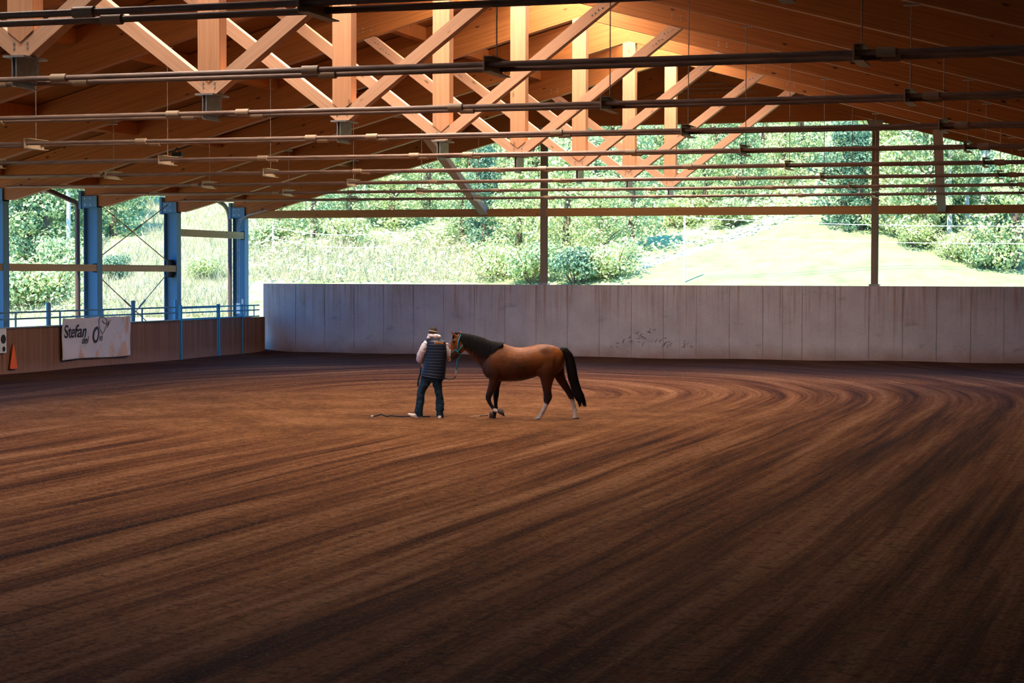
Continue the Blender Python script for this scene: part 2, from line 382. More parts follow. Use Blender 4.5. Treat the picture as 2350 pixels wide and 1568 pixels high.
for n in range(-2, 8):
    t = truss if n == -2 else copy_tree(truss)
    t.location = (0, TY(n), 0)
    if n == -2: lb = 'brown glulam roof truss overhead at the dark upper right corner, nearest of all trusses'
    elif n == -1: lb = 'glulam roof truss whose thick double tie rod crosses along the very top of the picture'
    elif n == 0: lb = 'glulam roof truss whose king post stands cut off at the left edge of the picture'
    elif n == 7: lb = 'last and smallest-looking king post truss before the open gable, its foot over the hillside'
    else: lb = 'glulam roof truss with the %s king post counted from the left edge' % ordn[n]
    tag(t, lb, 'roof truss', 'king post roof trusses over the arena')
# gable frame
gy = TY(8)
gt = empty('gable_truss', (0, gy, 0)); tag(gt, 'open timber gable end of two rafters and a long cross beam at the far end', 'roof truss')
for sg in (-1, 1):
    prof = [(0, UZ(0)), (sg*15.3, UZ(15.3)), (sg*16.35, UZ(15.3)), (sg*16.35, UZ(16.35)+RD-.02), (0, UZ(0)+RD-.02)]
    MB().prism(prof, (0, 0, 0), (1, 0, 0), (0, 0, 1), (0, 1, 0), .22, (.965, -sg*.262)).obj('rafter', M['rafter'], gt)
for a, b in ((-15.9, -5.43), (-5.23, 5.23), (5.43, 15.9)):
    MB().box((a, -.1, 4.67), (b, .1, 4.93)).obj('cross_beam', M['beam'], gt)
mb = MB(); mb.prism([(-5.33, 7.58), (5.33, 7.58), (5.33, UZ(5.33)+RD-.1), (0, UZ(0)+RD-.1), (-5.33, UZ(5.33)+RD-.1)], (0, .2, 0), (1, 0, 0), (0, 0, 1), (0, 1, 0), .16, (1, 0))
wg = mb.obj('wall_gable', M['rafter'], None, (0, gy, 0)); tag(wg, kind='structure')
for i, x in enumerate((-5.33, 5.33)):
    p = empty('gable_post', (x, gy, 2.45)); tag(p, ['slim steel gable post standing on the concrete wall behind the person and horse side',
        'slim steel gable post on the concrete wall at the right, with brackets at its head'][i], 'post', 'steel posts on the far concrete wall')
    mb = MB(); mb.box((-.1, -.1, 0), (.1, -.088, 5.1)); mb.box((-.1, .088, 0), (.1, .1, 5.1)); mb.box((-.006, -.088, 0), (.006, .088, 5.1)); mb.obj('post_profile', M['post_steel'], p)
    MB().box((-.16, -.14, .0), (.16, .14, .06)).obj('base_plate', M['steel'], p)
    mb = MB(); mb.prism([(-.1, 4.75), (.1, 4.75), (.28, 5.12), (-.28, 5.12)], (0, -.115, 0), (1, 0, 0), (0, 0, 1), (0, 1, 0), .03); mb.obj('head_bracket', M['steel'], p)
for sg in (-1, 1):
    # longitudinal brace from the cross beam up to the last truss
    b = MB().bar((sg*7.35, gy-.12, 4.82), (sg*7.62, TY(7)+.12, UZ(7.6)+.05), .2, .26, (1, 0, 0)).obj('diagonal_brace', M['strut'])
    tag(b, 'diagonal timber brace sloping down to the gable beam, %s one' % ('left' if sg < 0 else 'steep right'), 'brace', 'braces between last truss and gable beam')
o = MB(); 
for z in (8.55, 8.68, 8.83): o.tube([(-4.6, .08, z), (5.2, .08, z+.02)], .014, 6)
o = o.obj('cable_conduit', M['steel'], None, (0, gy+.0, 0)); tag(o, 'thin horizontal cables running across the dark gable boarding', 'cable')

# ------------------------------------------------------------ left columns
def make_column():
    t = empty('steel_column')
    mb = MB(); mb.box((-.016, -.15, 0), (.0, .15, 4.7)); mb.box((-.45, -.15, 0), (-.434, .15, 4.7)); mb.box((-.434, -.008, 0), (-.016, .008, 4.7))
    mb.obj('profile', M['column'], t)
    mb = MB(); mb.box((-.50, -.17, 4.70), (.0, -.15, 5.04)); mb.box((-.50, .15, 4.70), (.0, .17, 5.04)); mb.box((-.50, -.17, 4.69), (.0, .17, 4.71)); mb.box((-.58, -.2, 4.66), (-.50, .2, 5.2))
    h = mb.obj('head_saddle', M['column'], t)
    for x in (-.38, -.2): 
        for z in (4.79, 4.97): MB().tube([(x, -.185, z), (x, -.17, z)], .02, 6).obj('bolt', M['white_paint'], h)
    return t
c0 = make_column(); clab = {5: 'blue-grey steel column cut off by the left edge of the picture', 6: 'blue-grey steel column right behind the white banner',
    7: 'steel column where the crossed bracing rods meet a dark round sleeve', 8: 'corner steel column with cable conduits and a small white box'}
for n in (5, 6, 7, 8):
    c = c0 if n == 5 else copy_tree(c0); c.location = (-15.93, TY(n), 0); tag(c, clab[n], 'column', 'steel columns of the open left side')
for i, (a, b, z0, z1, lb) in enumerate(((4.6, 6, 2.84, 3.04, 'long wooden side rail left of the column behind the banner'), (6, 7, 2.84, 3.04, 'wooden side rail in the bay with the crossed bracing rods'), (7, 8, 3.97, 4.2, 'higher pale wooden side rail in the bay beside the corner column'))):
    o = MB().box((-16.05, TY(a)+.16, z0), (-15.95, TY(b)-.02, z1), 1).obj('side_rail', M['rail_wood']); tag(o, lb, 'rail', 'wooden rails between the left columns')
    e = MB().box((-16.08, TY(b)-.16, z0-.03), (-15.955, TY(b)-.02, z1+.03)).obj('rail_shoe', M['dark'], o)
rs = MB().tube([(-16.15, TY(7)-.17, 2.66), (-16.15, TY(7)-.17, 3.22)], .12, 16).obj('round_sleeve', M['dark']); tag(rs, 'dark rounded sleeve on the column where bracing rods meet', 'sleeve')
def cross(name, p, q, lb):
    o = MB().tube([p, q], .016, 6).obj(name, M['rod']); m_ = (Vector(p)*.42 + Vector(q)*.58); d = (Vector(q)-Vector(p)).normalized()*.22
    MB().tube([m_-d, m_+d], .028, 8).obj('turnbuckle', M['rod'], o); tag(o, lb, 'bracing rod', 'crossed steel bracing rods'); return o
ya, yb = TY(6)+.18, TY(7)-.25
cross('bracing_rod', (-16.2, ya, 3.15), (-16.2, yb, 4.95), 'upper bracing rod rising to the right between two columns')
cross('bracing_rod', (-16.24, yb, 3.2), (-16.24, ya+.3, 4.85), 'upper bracing rod rising to the left between two columns')
cross('bracing_rod', (-16.2, ya, 2.8), (-16.2, yb-1.2, 1.2), 'lower bracing rod falling to the right behind the handrail')
cross('bracing_rod', (-16.24, yb, 2.75), (-16.24, ya+1.8, 1.2), 'lower bracing rod falling to the left behind the handrail')
for i, (yy, ztop, bend) in enumerate(((TY(6)+.15, 4.75, 1), (TY(8)+.4, 5.0, 0))):
    X = -16.75
    if i == 0: pts = [(X, yy-3.2, 5.45), (X, yy-.15, 4.88), (X, yy-.04, 4.82), (X, yy, 4.7), (X, yy, -.06)]
    else: pts = [(X, yy-1.9, 5.42), (X, yy-.9, 5.25), (X, yy-.45, 5.14), (X, yy-.2, 5.0), (X, yy-.05, 4.8), (X, yy, 4.55), (X, yy, -.06)]
    o = MB().tube(pts, .075, 14).obj('downpipe', M['pipe']); smooth_angle(o, 50)
    tag(o, ['dark rain downpipe with a sloping top beside the column behind the banner', 'dark rain downpipe with a curved top beside the corner column'][i], 'downpipe', 'rain downpipes outside the open side')
# conduits and box at the corner column
o = empty('switch_box', (-15.9, TY(8)-.1, 1.42)); tag(o, 'small white electric box with conduits on the corner column', 'electric box')
MB().box((-.30, -.16, 0), (-.17, -.05, .36)).obj('housing', M['white_paint'], o)
mb = MB()
for dx in (-.2, -.27): mb.tube([(dx, -.12, .36), (dx, -.12, 2.95), (dx+.08, -.14, 3.2), (dx+.4, -.17, 3.36), (1.1+dx, -.17, 3.52)], .013, 6)
mb.obj('conduit', M['steel'], o)
MB().tube([(-.06, -.16, 0), (-.06, -.16, .5)], .035, 10).obj('socket_tube', M['white_paint'], o)

# ------------------------------------------------------------ kickboard fence
FX = -15.28; KZ = 1.36
fence = empty('kickboard_fence', (FX, 44, 0)); tag(fence, 'long brown vertical-board kickboard fence with a double steel handrail, left of the arena', 'fence')
def panel(name, y0, y1, parent, ox=0, oy=44., x0=0., x1=0.):
    n = Vector((0, 1, 0))
    a = Vector((x0, y0-oy, 0)); b = Vector((x1, y1-oy, 0)); d = (b-a); L = d.length; d.normalize(); w = Vector((-d.y, d.x, 0))
    mb = MB(); mb.prism([(0, -.1), (L, -.1), (L, KZ-.03), (0, KZ-.03)], a - w*(-.02), d, (0, 0, 1), w, .04, (1, 0))
    return mb.obj(name, M['kick'], parent)
panel('board_panel', 20, 54.15, fence)
MB().box((-.05, 20-44, KZ-.03), (.05, 54.15-44, KZ)).obj('capping_rail', M['steel'], fence)
for z, nm in ((1.74, 'top_rail'), (1.57, 'middle_rail')):
    smooth_angle(MB().tube([(-.02, 20-44, z), (-.02, 54.1-44, z)], .024, 10).obj(nm, M['column'], fence))
for y in (42.4, 44.85, 47.1, 49.45, 51.8, 53.6): MB().box((-.04, y-44-.02, KZ), (-.0, y-44+.02, 1.74)).obj('rail_post', M['column'], fence)
gate = empty('arena_gate', (FX, 54.2, 0)); tag(gate, 'boarded arena gate with blue steel frame near the far corner', 'gate')
panel('board_panel', 54.3, 56.8, gate, oy=54.2)
for y in (0.02, 2.68): MB().box((-.04, y-.045, -.02), (.05, y+.045, 1.80)).obj('frame_post', M['blue_steel'], gate)
for z, h in ((1.72, .035), (1.56, .02), (KZ-.01, .03)): MB().box((-.03, .06, z-h), (.03, 2.64, z+h)).obj('frame_rail', M['blue_steel'], gate)
MB().box((-.03, .06, .02), (.04, 2.64, .07)).obj('frame_rail', M['blue_steel'], gate)
cf = empty('corner_fence', (FX, 57.0, 0)); tag(cf, 'short boarded corner section between the gate and the concrete wall', 'fence')
panel('board_panel', 57.0, 58.7, cf, oy=57.0); panel('board_panel', 58.72, 60.0, cf, oy=57., x0=0., x1=.22)
for y in (1.62,): MB().box((-.03, y-.03, 0), (.04, y+.03, 1.78)).obj('frame_post', M['blue_steel'], cf)
for z in (1.72, 1.56, KZ-.01): MB().box((-.02, 0.05, z-.02), (.02, 3.0, z+.02)).obj('frame_rail', M['blue_steel'], cf)
for y in (2.1, 2.6): MB().box((-.015, y-.015, KZ), (.015, y+.015, 1.72)).obj('rail_post', M['blue_steel'], cf)
for i, (y, lb) in enumerate(((47.05, 'light blue round bollard behind the handrail, left of the banner'), (51.85, 'light blue round bollard behind the handrail at the right end of the banner'), (54.62, 'light blue round bollard behind the handrail close to the gate post'))):
    o = MB().tube([(FX-.35, y, 0), (FX-.35, y, 1.95), (FX-.35, y, 1.97)], [.065, .065, .05], 16).obj('bollard', M['column']); smooth_angle(o); tag(o, lb, 'bollard', 'round bollards behind the handrail')
# orange marker, white letter board
o = empty('arena_marker', (FX+.03, 44.61, .27)); tag(o, 'tall narrow orange triangular marker fixed on the boards at the left edge', 'marker')
MB().prism([(-.18, 0), (.18, 0), (.02, .63), (-.02, .63)], (.02, 0, 0), (0, 1, 0), (0, 0, 1), (1, 0, 0), .03).obj('triangle_face', M['orange'], o)
MB().box((.0, -.17, -.005), (.06, .17, .015)).obj('foot_strip', M['orange'], o)
o = empty('letter_board', (FX+.03, 44.02, .70)); tag(o, 'white board with dark marks hung on the kickboard at the left picture edge', 'board')
MB().box((0, -.35, 0), (.03, .25, .64)).obj('board_face', M['white_paint'], o)
mb = MB(); mb.tube([(.032, .1, .36), (.036, .1, .36)], .12, 16); mb.tube([(.033, .12, .1), (.037, .12, .1)], .07, 14); mb.obj('marks', M['dark'], o)
# ------------------------------------------------------------ banner
m = M['banner'] = mat('banner_cloth', (.6, .5, .45), .7); g = N(m); uv = g.n('ShaderNodeUVMap').outputs[0]
g.base(g.mix(g.ramp(g.noise(g.map(uv, (1.6, 1.1, 1)), 1, 4, .6, .8), [(.54, (0, 0, 0)), (.64, (.75, .75, .75))]), (.62, .56, .56), (.60, .30, .15)))
bn = empty('cloth_banner', (FX+.05, 47.0, .38)); tag(bn, 'wrinkled dirty white cloth banner with dark brush lettering on the kickboard', 'banner')
mb = MB(); NX, NZ = 90, 36; BW, BH = 3.85, 1.17
def bdisp(u, v):
    x = u*BW; f = .035 + .02*math.sin(x*4.3 + 2.2*v) * (1-.5*v) + .014*math.sin(x*9.1 - 5*v + 1) + .012*math.sin(7*v + x*2)
    sc = abs(math.sin(u*math.pi*4)); f += .02*(1-sc)*v
    return f
for j in range(NZ+1):
    for i in range(NX+1):
        u, v = i/NX, j/NZ; sag = (.025*abs(math.sin(u*math.pi*4)))*v
        mb.v.append((bdisp(u, v), u*BW + (.06*(1-v) if u > .9 else 0)*u, v*BH - sag + .02*math.sin(u*6)*(1-v)))
for j in range(NZ):
    for i in range(NX):
        q = [(i, j), (i+1, j), (i+1, j+1), (i, j+1)]; mb.poly([b*(NX+1)+a for a, b in q], [(a/NX*3.85, b/NZ*1.17) for a, b in q])
o = mb.obj('cloth', M['banner'], bn, smooth=True)
sm = o.modifiers.new('t', 'SOLIDIFY'); sm.thickness = .004
M['ink'] = mat('banner_ink', (.035, .03, .035), .7)
dg = None
def text(tx, y, z, size, sx, shear, wd=0.0, name='lettering', parent=bn, mt=None, off=.0):
    c = bpy.data.curves.new(name, 'FONT'); c.body = tx; c.size = size; c.shear = shear; c.offset = wd
    ob = bpy.data.objects.new(name+'_tmp', c); COL.objects.link(ob); bpy.context.view_layer.update()
    me = bpy.data.meshes.new_from_object(ob.evaluated_get(bpy.context.evaluated_depsgraph_get())); bpy.data.objects.remove(ob)
    # subdivide long faces by wrapping the vertices on the cloth
    import bmesh
    b = bmesh.new(); b.from_mesh(me); bmesh.ops.triangulate(b, faces=b.faces[:])
    for _ in range(2): bmesh.ops.subdivide_edges(b, edges=[e for e in b.edges if e.calc_length() > .05], cuts=1)
    for v in b.verts:
        yy = y + v.co.x*sx; zz = z + v.co.y
        v.co = Vector((bdisp(yy/BW, zz/BH) + .010 + off, yy, zz))
    b.to_mesh(me); b.free(); me.materials.clear(); me.materials.append(mt or M['ink'])
    o = bpy.data.objects.new(name, me); COL.objects.link(o); o.parent = parent; return o
text('Stefan', .10, .62, .50, .98, .12, .008); text('O', 1.56, .44, .64, .86, .25, .012); text('dei', 1.08, .43, .30, .95, .3, .004); text('vi', 2.02, .47, .32, .95, .3, .004)
mb = MB(); pts = []
for k in range(30):
    a = 2*math.pi*k/29; y = 2.25 + .22*math.cos(a) + .05*math.sin(2*a); z = .93 + .23*math.sin(a); pts.append((bdisp(y/BW, z/BH)+.012, y, z))
mb.tube(pts, .008, 4); mb.tube([(bdisp(y/BW, z/BH)+.012, y, z) for y, z in ((2.28, 1.05), (2.36, .98), (2.5, .93), (2.58, 1.03), (2.5, .85), (2.66, 1.06))], .008, 4)
mb.obj('line_drawing', M['ink'], bn)

# ------------------------------------------------------------ far concrete wall (panels with open joints) and the closed sides
joints = [-15.23] + [-14.03 + 1.0615*k for k in range(16)] + [2.52, 3.13, 4.16, 5.19, 6.22, 7.24, 8.26, 9.24, 10.27, 11.3, 12.33, 13.36, 14.4, 16.2]
mb = MB()
for a, b in zip(joints[:-1], joints[1:]):
    if b - a < .05: continue
    mb.prism([(a+.006, -.2), (b-.006, -.2), (b-.006, 2.45), (a+.006, 2.45)], (0, gy-.17, 0), (1, 0, 0), (0, 0, 1), (0, 1, 0), .04)
mb.prism([(-15.22, -.2), (16.2, -.2), (16.2, 2.44), (-15.22, 2.44)], (0, gy-.02, 0), (1, 0, 0), (0, 0, 1), (0, 1, 0), .26)
w = mb.obj('wall_back', M['concrete']); tag(w, kind='structure')
mb = MB()                                  # hoof scuffs on the wall
for (cx, cz, k) in ((-2.15, .62, 9), (-1.2, .5, 8), (-1.75, .72, 7), (-.45, .42, 5), (-2.75, .45, 4)):
    for i in range(k):
        x = cx + random.uniform(-.28, .28); z = cz + random.uniform(-.16, .2); q = random.uniform(.8, 2.2)
        pts = [(x + .1*math.cos(q+t*.35), gy-.192, z + .16*math.sin(q+t*.35)) for t in range(4)]
        mb.tube(pts, random.uniform(.006, .014), 4)
M['scuff'] = mat('dark_scuffs', (.09, .07, .07), .9)
o = mb.obj('scuff_marks', M['scuff'], w)
for nm, lo, hi in (('wall_right', (16.42, -4.4, 0), (16.6, 60.6, 5.3)), ('wall_front', (-16.2, -4.6, 0), (16.6, -4.42, 9.7))):
    o = MB().box(lo, hi, 2).obj(nm, M['deck']); tag(o, kind='structure')
# hanging flood lamp
o = empty('flood_lamp', (-10.84, TY(5), 5.87)); tag(o, 'small black flood lamp hanging under the roof at upper left', 'lamp')
MB().box((-.14, -.05, -.05), (.14, .05, .06)).obj('housing', M['lamp_black'], o)
MB().box((-.13, -.052, -.058), (.13, .052, -.05)).obj('glass', M['white_paint'], o)
mb = MB(); mb.tube([(-.08, 0, .06), (-.03, 0, .15), (.03, 0, .15), (.08, 0, .06)], .013, 6); mb.tube([(0, 0, .15), (0, 0, .18)], .02, 6); mb.obj('bracket', M['lamp_black'], o)

# ------------------------------------------------------------ hillside
def hz(X, Y):
    z = -.05
    if Y > 70: z += .25*(Y-70) * (1 if Y > 76 else (Y-70)/6)
    if X < -17: z += 0
    z += .35*math.sin(X*.21+1)*min(1, max(0, (Y-74)/10)) + .2*math.sin(X*.5+Y*.3)*min(1, max(0, (Y-74)/10))
    return z
def at(x, y):                                # where the line of sight through a pixel meets the hillside
    d = ray(x, y); t = 61/d.y
    while t*d.y < 240:
        p = CAM + d*t
        if p.z <= hz(p.x, p.y): return p
        t += .25
    return CAM + d*t
def inpoly(px, py, P):
    r = False; j = len(P)-1
    for i in range(len(P)):
        if (P[i][1] > py) != (P[j][1] > py) and px < (P[j][0]-P[i][0])*(py-P[i][1])/(P[j][1]-P[i][1]) + P[i][0]: r = not r
        j = i
    return r
mead = [at(*q) for q in ((1440, 652), (1530, 602), (1640, 568), (1760, 530), (1850, 504), (1905, 496), (1960, 510), (2060, 545), (2180, 585), (2350, 628), (2360, 655))]
MP = [(p.x, p.y) for p in mead]; MP = [(MP[0][0]-3, 71)] + MP + [(MP[-1][0]+6, 71)]
gx = np.linspace(-130, 60, 191); gyy = np.concatenate([np.linspace(60.6, 76, 10), np.linspace(77, 200, 110)])
mb = MB(); md = MB()
for y in gyy:
    for x in gx: mb.v.append((x, y, hz(x, y)))
for j in range(len(gyy)-1):
    for i in range(len(gx)-1):
        q = [j*len(gx)+i, j*len(gx)+i+1, (j+1)*len(gx)+i+1, (j+1)*len(gx)+i]; mb.poly(q, [(0, 0)]*4)
o = mb.obj('hillside', M['soil'], smooth=True); tag(o, kind='structure')
MB().box((-130, -60, -.4), (-15.45, 60.6, -.05)).obj('ground_outside', M['yard']); tag(bpy.data.objects['ground_outside'], kind='structure')
mb = MB(); ii = {}
for y in np.arange(71, 110, .6):
    for x in np.arange(-22, 26, .6):
        if inpoly(x+.3, y+.3, MP):
            q = []
            for a, b in ((x, y), (x+.6, y), (x+.6, y+.6), (x, y+.6)):
                k = (round(a*10), round(b*10))
                if k not in ii: ii[k] = len(mb.v); mb.v.append((a, b, hz(a, b)+.05))
                q.append(ii[k])
            mb.poly(q, [(0, 0)]*4)
o = mb.obj('meadow', M['meadow'], smooth=True); tag(o, kind='structure')
# stone edge of the meadow
mb = MB(); rnd = random.Random(3)
for k in range(60):
    p = at(1455 + k*3.2 + rnd.uniform(-3, 3), 622 - k*.95 + rnd.uniform(-4, 3)); r = rnd.uniform(.06, .16); mb.ball(p + Vector((0, 0, r*.3)), r*1.4, r, r*.7, 6, 4)
tag(mb.obj('stone_rubble', M['hillrock']), 'pale rubble strip along the left edge of the meadow', 'rubble', kind='stuff')

def leaves(mb, rnd, c, rx, ry, rz, n, s, inner=.55):
    for _ in range(n):
        while True:
            d = Vector((rnd.gauss(0, 1), rnd.gauss(0, 1), rnd.gauss(0, 1)))
            if d.length > .1: break
        d.normalize(); k = inner + (1-inner)*rnd.random()**.6
        p = Vector(c) + Vector((d.x*rx*k, d.y*ry*k, d.z*rz*k))
        nrm = (d + Vector((rnd.gauss(0, .5), rnd.gauss(0, .5), rnd.gauss(0, .5)+.3))).normalized()
        u = nrm.orthogonal().normalized(); u.rotate(Matrix.Rotation(rnd.random()*6.3, 3, nrm)); w = nrm.cross(u); q = s*rnd.uniform(.6, 1.4)
        mb.quad(p-u*q, p-w*q*.7+nrm*q*.2, p+u*q, p+w*q*.7+nrm*q*.1)
def make_tree(name, seed, h, r, leaf, bark, trunk=.35, blobs=14, n=120, s=.2, slim=1.):
    rnd = random.Random(seed); t = empty(name, (0, 0, -50))
    mb = MB(); lean = rnd.uniform(-.3, .3)
    mb.tube([(0, 0, -.3), (lean*.3, 0, h*.3), (lean, .1, h*.62), (lean*1.2, .1, h*.9)], [r*.09+.05, r*.07+.04, r*.05+.02, .02], 8)
    for k in range(7):
        a = rnd.random()*6.28; z = h*rnd.uniform(trunk, .8); mb.tube([(lean*z/h, 0, z), (math.cos(a)*r*.45, math.sin(a)*r*.45, z+r*.35), (math.cos(a)*r*.8, math.sin(a)*r*.8, z+r*.5)], [.05, .035, .012], 5)
    mb.obj('trunk', M[bark], t)
    mb = MB()
    for k in range(blobs):
        f = k/(blobs-1); z = h*(trunk + (1-trunk)*f); w = r*(math.sin(math.pi*(.18+.78*f))**.7)*slim
        a = k*2.4; d = w*.62*(1-.5*f); b = r*rnd.uniform(.30, .46)
        leaves(mb, rnd, (math.cos(a)*d+lean*f, math.sin(a)*d, z-b*.3), b, b, b*.75, n, s)
    mb.obj('crown', M[leaf], t); return t
def make_shrub(name, seed, r, h, leaf, n=260, s=.07):
    rnd = random.Random(seed); t = empty(name, (0, 0, -50)); mb = MB()
    for k in range(8):
        a = k*.8; mb.tube([(0, 0, -.2), (math.cos(a)*r*.4, math.sin(a)*r*.4, h*.4), (math.cos(a)*r*.7, math.sin(a)*r*.7, h*.75)], [.04, .025, .008], 5)
    mb.obj('stem', M['bark_dark'], t); mb = MB()
    for k in range(9):
        a = k*2.4; d = r*.55*math.sqrt(k/9); b = r*rnd.uniform(.4, .6)
        leaves(mb, rnd, (math.cos(a)*d, math.sin(a)*d, h*rnd.uniform(.3, .75)), b, b, b*.7, n, s, .3)
    mb.obj('foliage', M[leaf], t); return t
K = {'green': [make_tree('broadleaf_tree', s, 7.5, 2.9, 'leaf_mid', 'bark_dark', .18, 18, 330, .095) for s in (1, 2)],
     'light': [make_tree('broadleaf_tree', s, 6.5, 2.6, 'leaf_light', 'bark_dark', .12, 17, 330, .09) for s in (3, 4)],
     'dark': [make_tree('conifer_tree', s, 7.5, 2.2, 'leaf_dark', 'bark_dark', .08, 18, 330, .09, .9) for s in (5, 6)],
     'birch': [make_tree('birch_tree', s, 9.5, 2.0, 'leaf_mid', 'bark', .55, 12, 170, .08) for s in (7, 8)],
     'shrub': [make_shrub('leafy_shrub', s, 1.5, 1.9, 'leaf_mid') for s in (9, 10)],
     'lshrub': [make_shrub('leafy_shrub', s, 1.7, 2.1, 'leaf_light') for s in (11, 12)],
     'dshrub': [make_shrub('leafy_shrub', s, 1.5, 1.8, 'leaf_dark') for s in (13, 14)]}
KD = {'green': ('mid green broadleaf tree', 'tree'), 'light': ('sunny yellow-green broadleaf tree', 'tree'), 'dark': ('dark bluish-green tree', 'tree'),
      'birch': ('slim pale-trunked tree', 'tree'), 'shrub': ('mid green leafy shrub', 'shrub'), 'lshrub': ('bright yellow-green shrub', 'shrub'), 'dshrub': ('dark bluish shrub', 'shrub')}
plants = []
def put(kind, x, y, sc=1.):
    p = at(x, y) if y < 735 else at(x, 735); plants.append((kind, x, y, sc, p))
# seen through the left windows
for q in (('dark', 60, 600, .8), ('green', 25, 560, 1.), ('green', 110, 590, .95), ('green', 160, 560, .8), ('light', 40, 500, .9), ('dark', 130, 520, 1.), ('green', 200, 520, 1.), ('shrub', 50, 700, 1.3), ('lshrub', 110, 690, 1.2), ('dshrub', 30, 690, 1.1), ('shrub', 140, 640, 1.1),
          ('green', 262, 540, .8), ('light', 300, 470, .8), ('dshrub', 262, 640, .7), ('lshrub', 470, 640, .7),
          # centre-left behind the concrete wall
          ('green', 640, 540, .55), ('green', 720, 545, .6), ('shrub', 620, 560, 1.), ('lshrub', 800, 560, .9), ('green', 800, 520, .6), ('light', 900, 520, .7), ('green', 980, 500, .7),
          ('dark', 1110, 575, .62), ('green', 1060, 560, .55), ('light', 1190, 600, .7), ('light', 1300, 600, .8), ('lshrub', 1140, 640, 1.), ('shrub', 1225, 650, 1.1), ('dshrub', 1325, 655, 1.), ('light', 1380, 610, .7), ('lshrub', 1400, 640, 1.), ('green', 1450, 570, .7), ('green', 1370, 530, .7), ('dark', 1430, 520, .5),
          # upper slope
          ('light', 700, 470, .8), ('green', 770, 450, .9), ('light', 850, 450, .8), ('green', 930, 430, .9), ('light', 1010, 430, .9), ('green', 1080, 440, .9), ('dark', 1060, 380, .8), ('green', 1160, 470, .8), ('light', 1230, 470, .8), ('green', 1300, 470, .9), ('dark', 1330, 440, .6), ('green', 1400, 450, .9), ('light', 1470, 470, .7),
          ('green', 1540, 460, .7), ('light', 1620, 500, .6), ('green', 1700, 480, .6), ('dshrub', 1600, 470, 1.2), ('green', 1500, 400, .9), ('dark', 1680, 400, .6), ('green', 1640, 400, .9), ('green', 1750, 420, .8), ('light', 1800, 450, .6), ('lshrub', 1560, 520, 1.), ('shrub', 1680, 520, 1.),
          ('green', 1840, 400, .8), ('dark', 1935, 520, .75), ('dark', 1975, 530, .6), ('light', 1990, 450, .9), ('light', 2080, 450, 1.), ('green', 2150, 440, 1.), ('light', 2060, 400, 1.), ('dark', 2230, 460, .7), ('green', 2210, 400, 1.), ('light', 2310, 420, 1.),
          # right of the meadow
          ('light', 2060, 540, .75), ('green', 2130, 560, .8), ('birch', 2180, 570, .6), ('birch', 2220, 565, .65), ('birch', 2255, 580, .7), ('dark', 2160, 545, .6), ('dark', 2290, 600, .7), ('light', 2330, 620, .8), ('green', 2280, 540, .9), ('dark', 2340, 560, .8), ('lshrub', 2200, 600, .8), ('shrub', 2270, 620, .9), ('lshrub', 2110, 570, .8),
          ('birch', 2180, 330, .9), ('birch', 2300, 350, .9), ('birch', 1180, 400, .8), ('birch', 1100, 380, .8)): put(*q)
cnt = {}
for i, (kind, x, y, sc, p) in enumerate(plants):
    pr = K[kind]; k = cnt.get(kind, 0); cnt[kind] = k+1; src = pr[k % len(pr)]
    o = src if k < len(pr) else copy_tree(src)
    o.location = (p.x, p.y, p.z-.15); o.scale = (sc, sc, sc*(1 + .12*math.sin(i*2.1))); o.rotation_euler = (0, 0, i*1.7)
order = sorted(range(len(plants)), key=lambda i: (plants[i][0], plants[i][1]))
roots = []
cnt = {}
objs = []
for i, (kind, x, y, sc, p) in enumerate(plants): pass
def zone(x, y):
    if x < 175: return 'in the left window bay by the picture edge'
    if x < 230: return 'just left of the column behind the banner'
    if x < 375: return 'in the window bay with the crossed rods'
    if x < 575: return 'beside the corner column'
    if x < 1240: return ('above' if y < 500 else 'below') + ' the long gable beam, left of the first gable post'
    if x < 2015: return ('above' if y < 500 else 'below') + ' the long gable beam, between the two gable posts'
    return ('above' if y < 500 else 'below') + ' the long gable beam, right of the second gable post'
tree_objs = {}
for o in COL.objects:
    if o.parent is None and o.type == 'EMPTY' and o.name.split('.')[0] in ('broadleaf_tree', 'conifer_tree', 'birch_tree', 'leafy_shrub'):
        best = min(range(len(plants)), key=lambda i: (Vector(o.location) - plants[i][4]).length)
        tree_objs[best] = o
zz = {}
for i in sorted(tree_objs, key=lambda i: plants[i][1]):
    kind, x, y, sc, p = plants[i]; zz.setdefault((kind, zone(x, y)), []).append(i)
for (kind, zn), L in zz.items():
    for k, i in enumerate(L):
        pos = '' if len(L) == 1 else (('left', 'right') if len(L) == 2 else ('leftmost', 'second', 'third', 'fourth', 'fifth', 'sixth', 'seventh', 'eighth', 'ninth', 'tenth'))[k] + ' '
        tag(tree_objs[i], pos + KD[kind][0] + ' ' + zn, KD[kind][1], 'trees and shrubs on the hillside')
# undergrowth nobody could count, and dry grass
rnd = random.Random(5); mb = MB(); md2 = MB(); ml = MB()
for _ in range(60000):
    x = rnd.uniform(570, 2350) if rnd.random() < .8 else rnd.uniform(0, 230); y = rnd.uniform(280, 650) if x > 570 else rnd.uniform(430, 720)
    p = at(x, y)
    if inpoly(p.x, p.y, MP) or p.y > 190: continue
    dry = (x < 1200 and y > 560 + 40*math.sin(x*.013)) or (x > 1480 and x < 2000 and y > 500)
    if dry and rnd.random() < .72: continue
    s = rnd.uniform(.05, .14); t = ml if rnd.random() < .45 else mb
    c = p + Vector((rnd.gauss(0, .2), rnd.gauss(0, .3), rnd.uniform(.05, .8)))
    nrm = Vector((rnd.gauss(0, .5), -.4+rnd.gauss(0, .5), 1)).normalized(); u = nrm.orthogonal().normalized(); u.rotate(Matrix.Rotation(rnd.random()*6.3, 3, nrm)); w_ = nrm.cross(u)
    t.quad(c-u*s, c-w_*s*.7, c+u*s, c+w_*s*.7+nrm*s*.2)
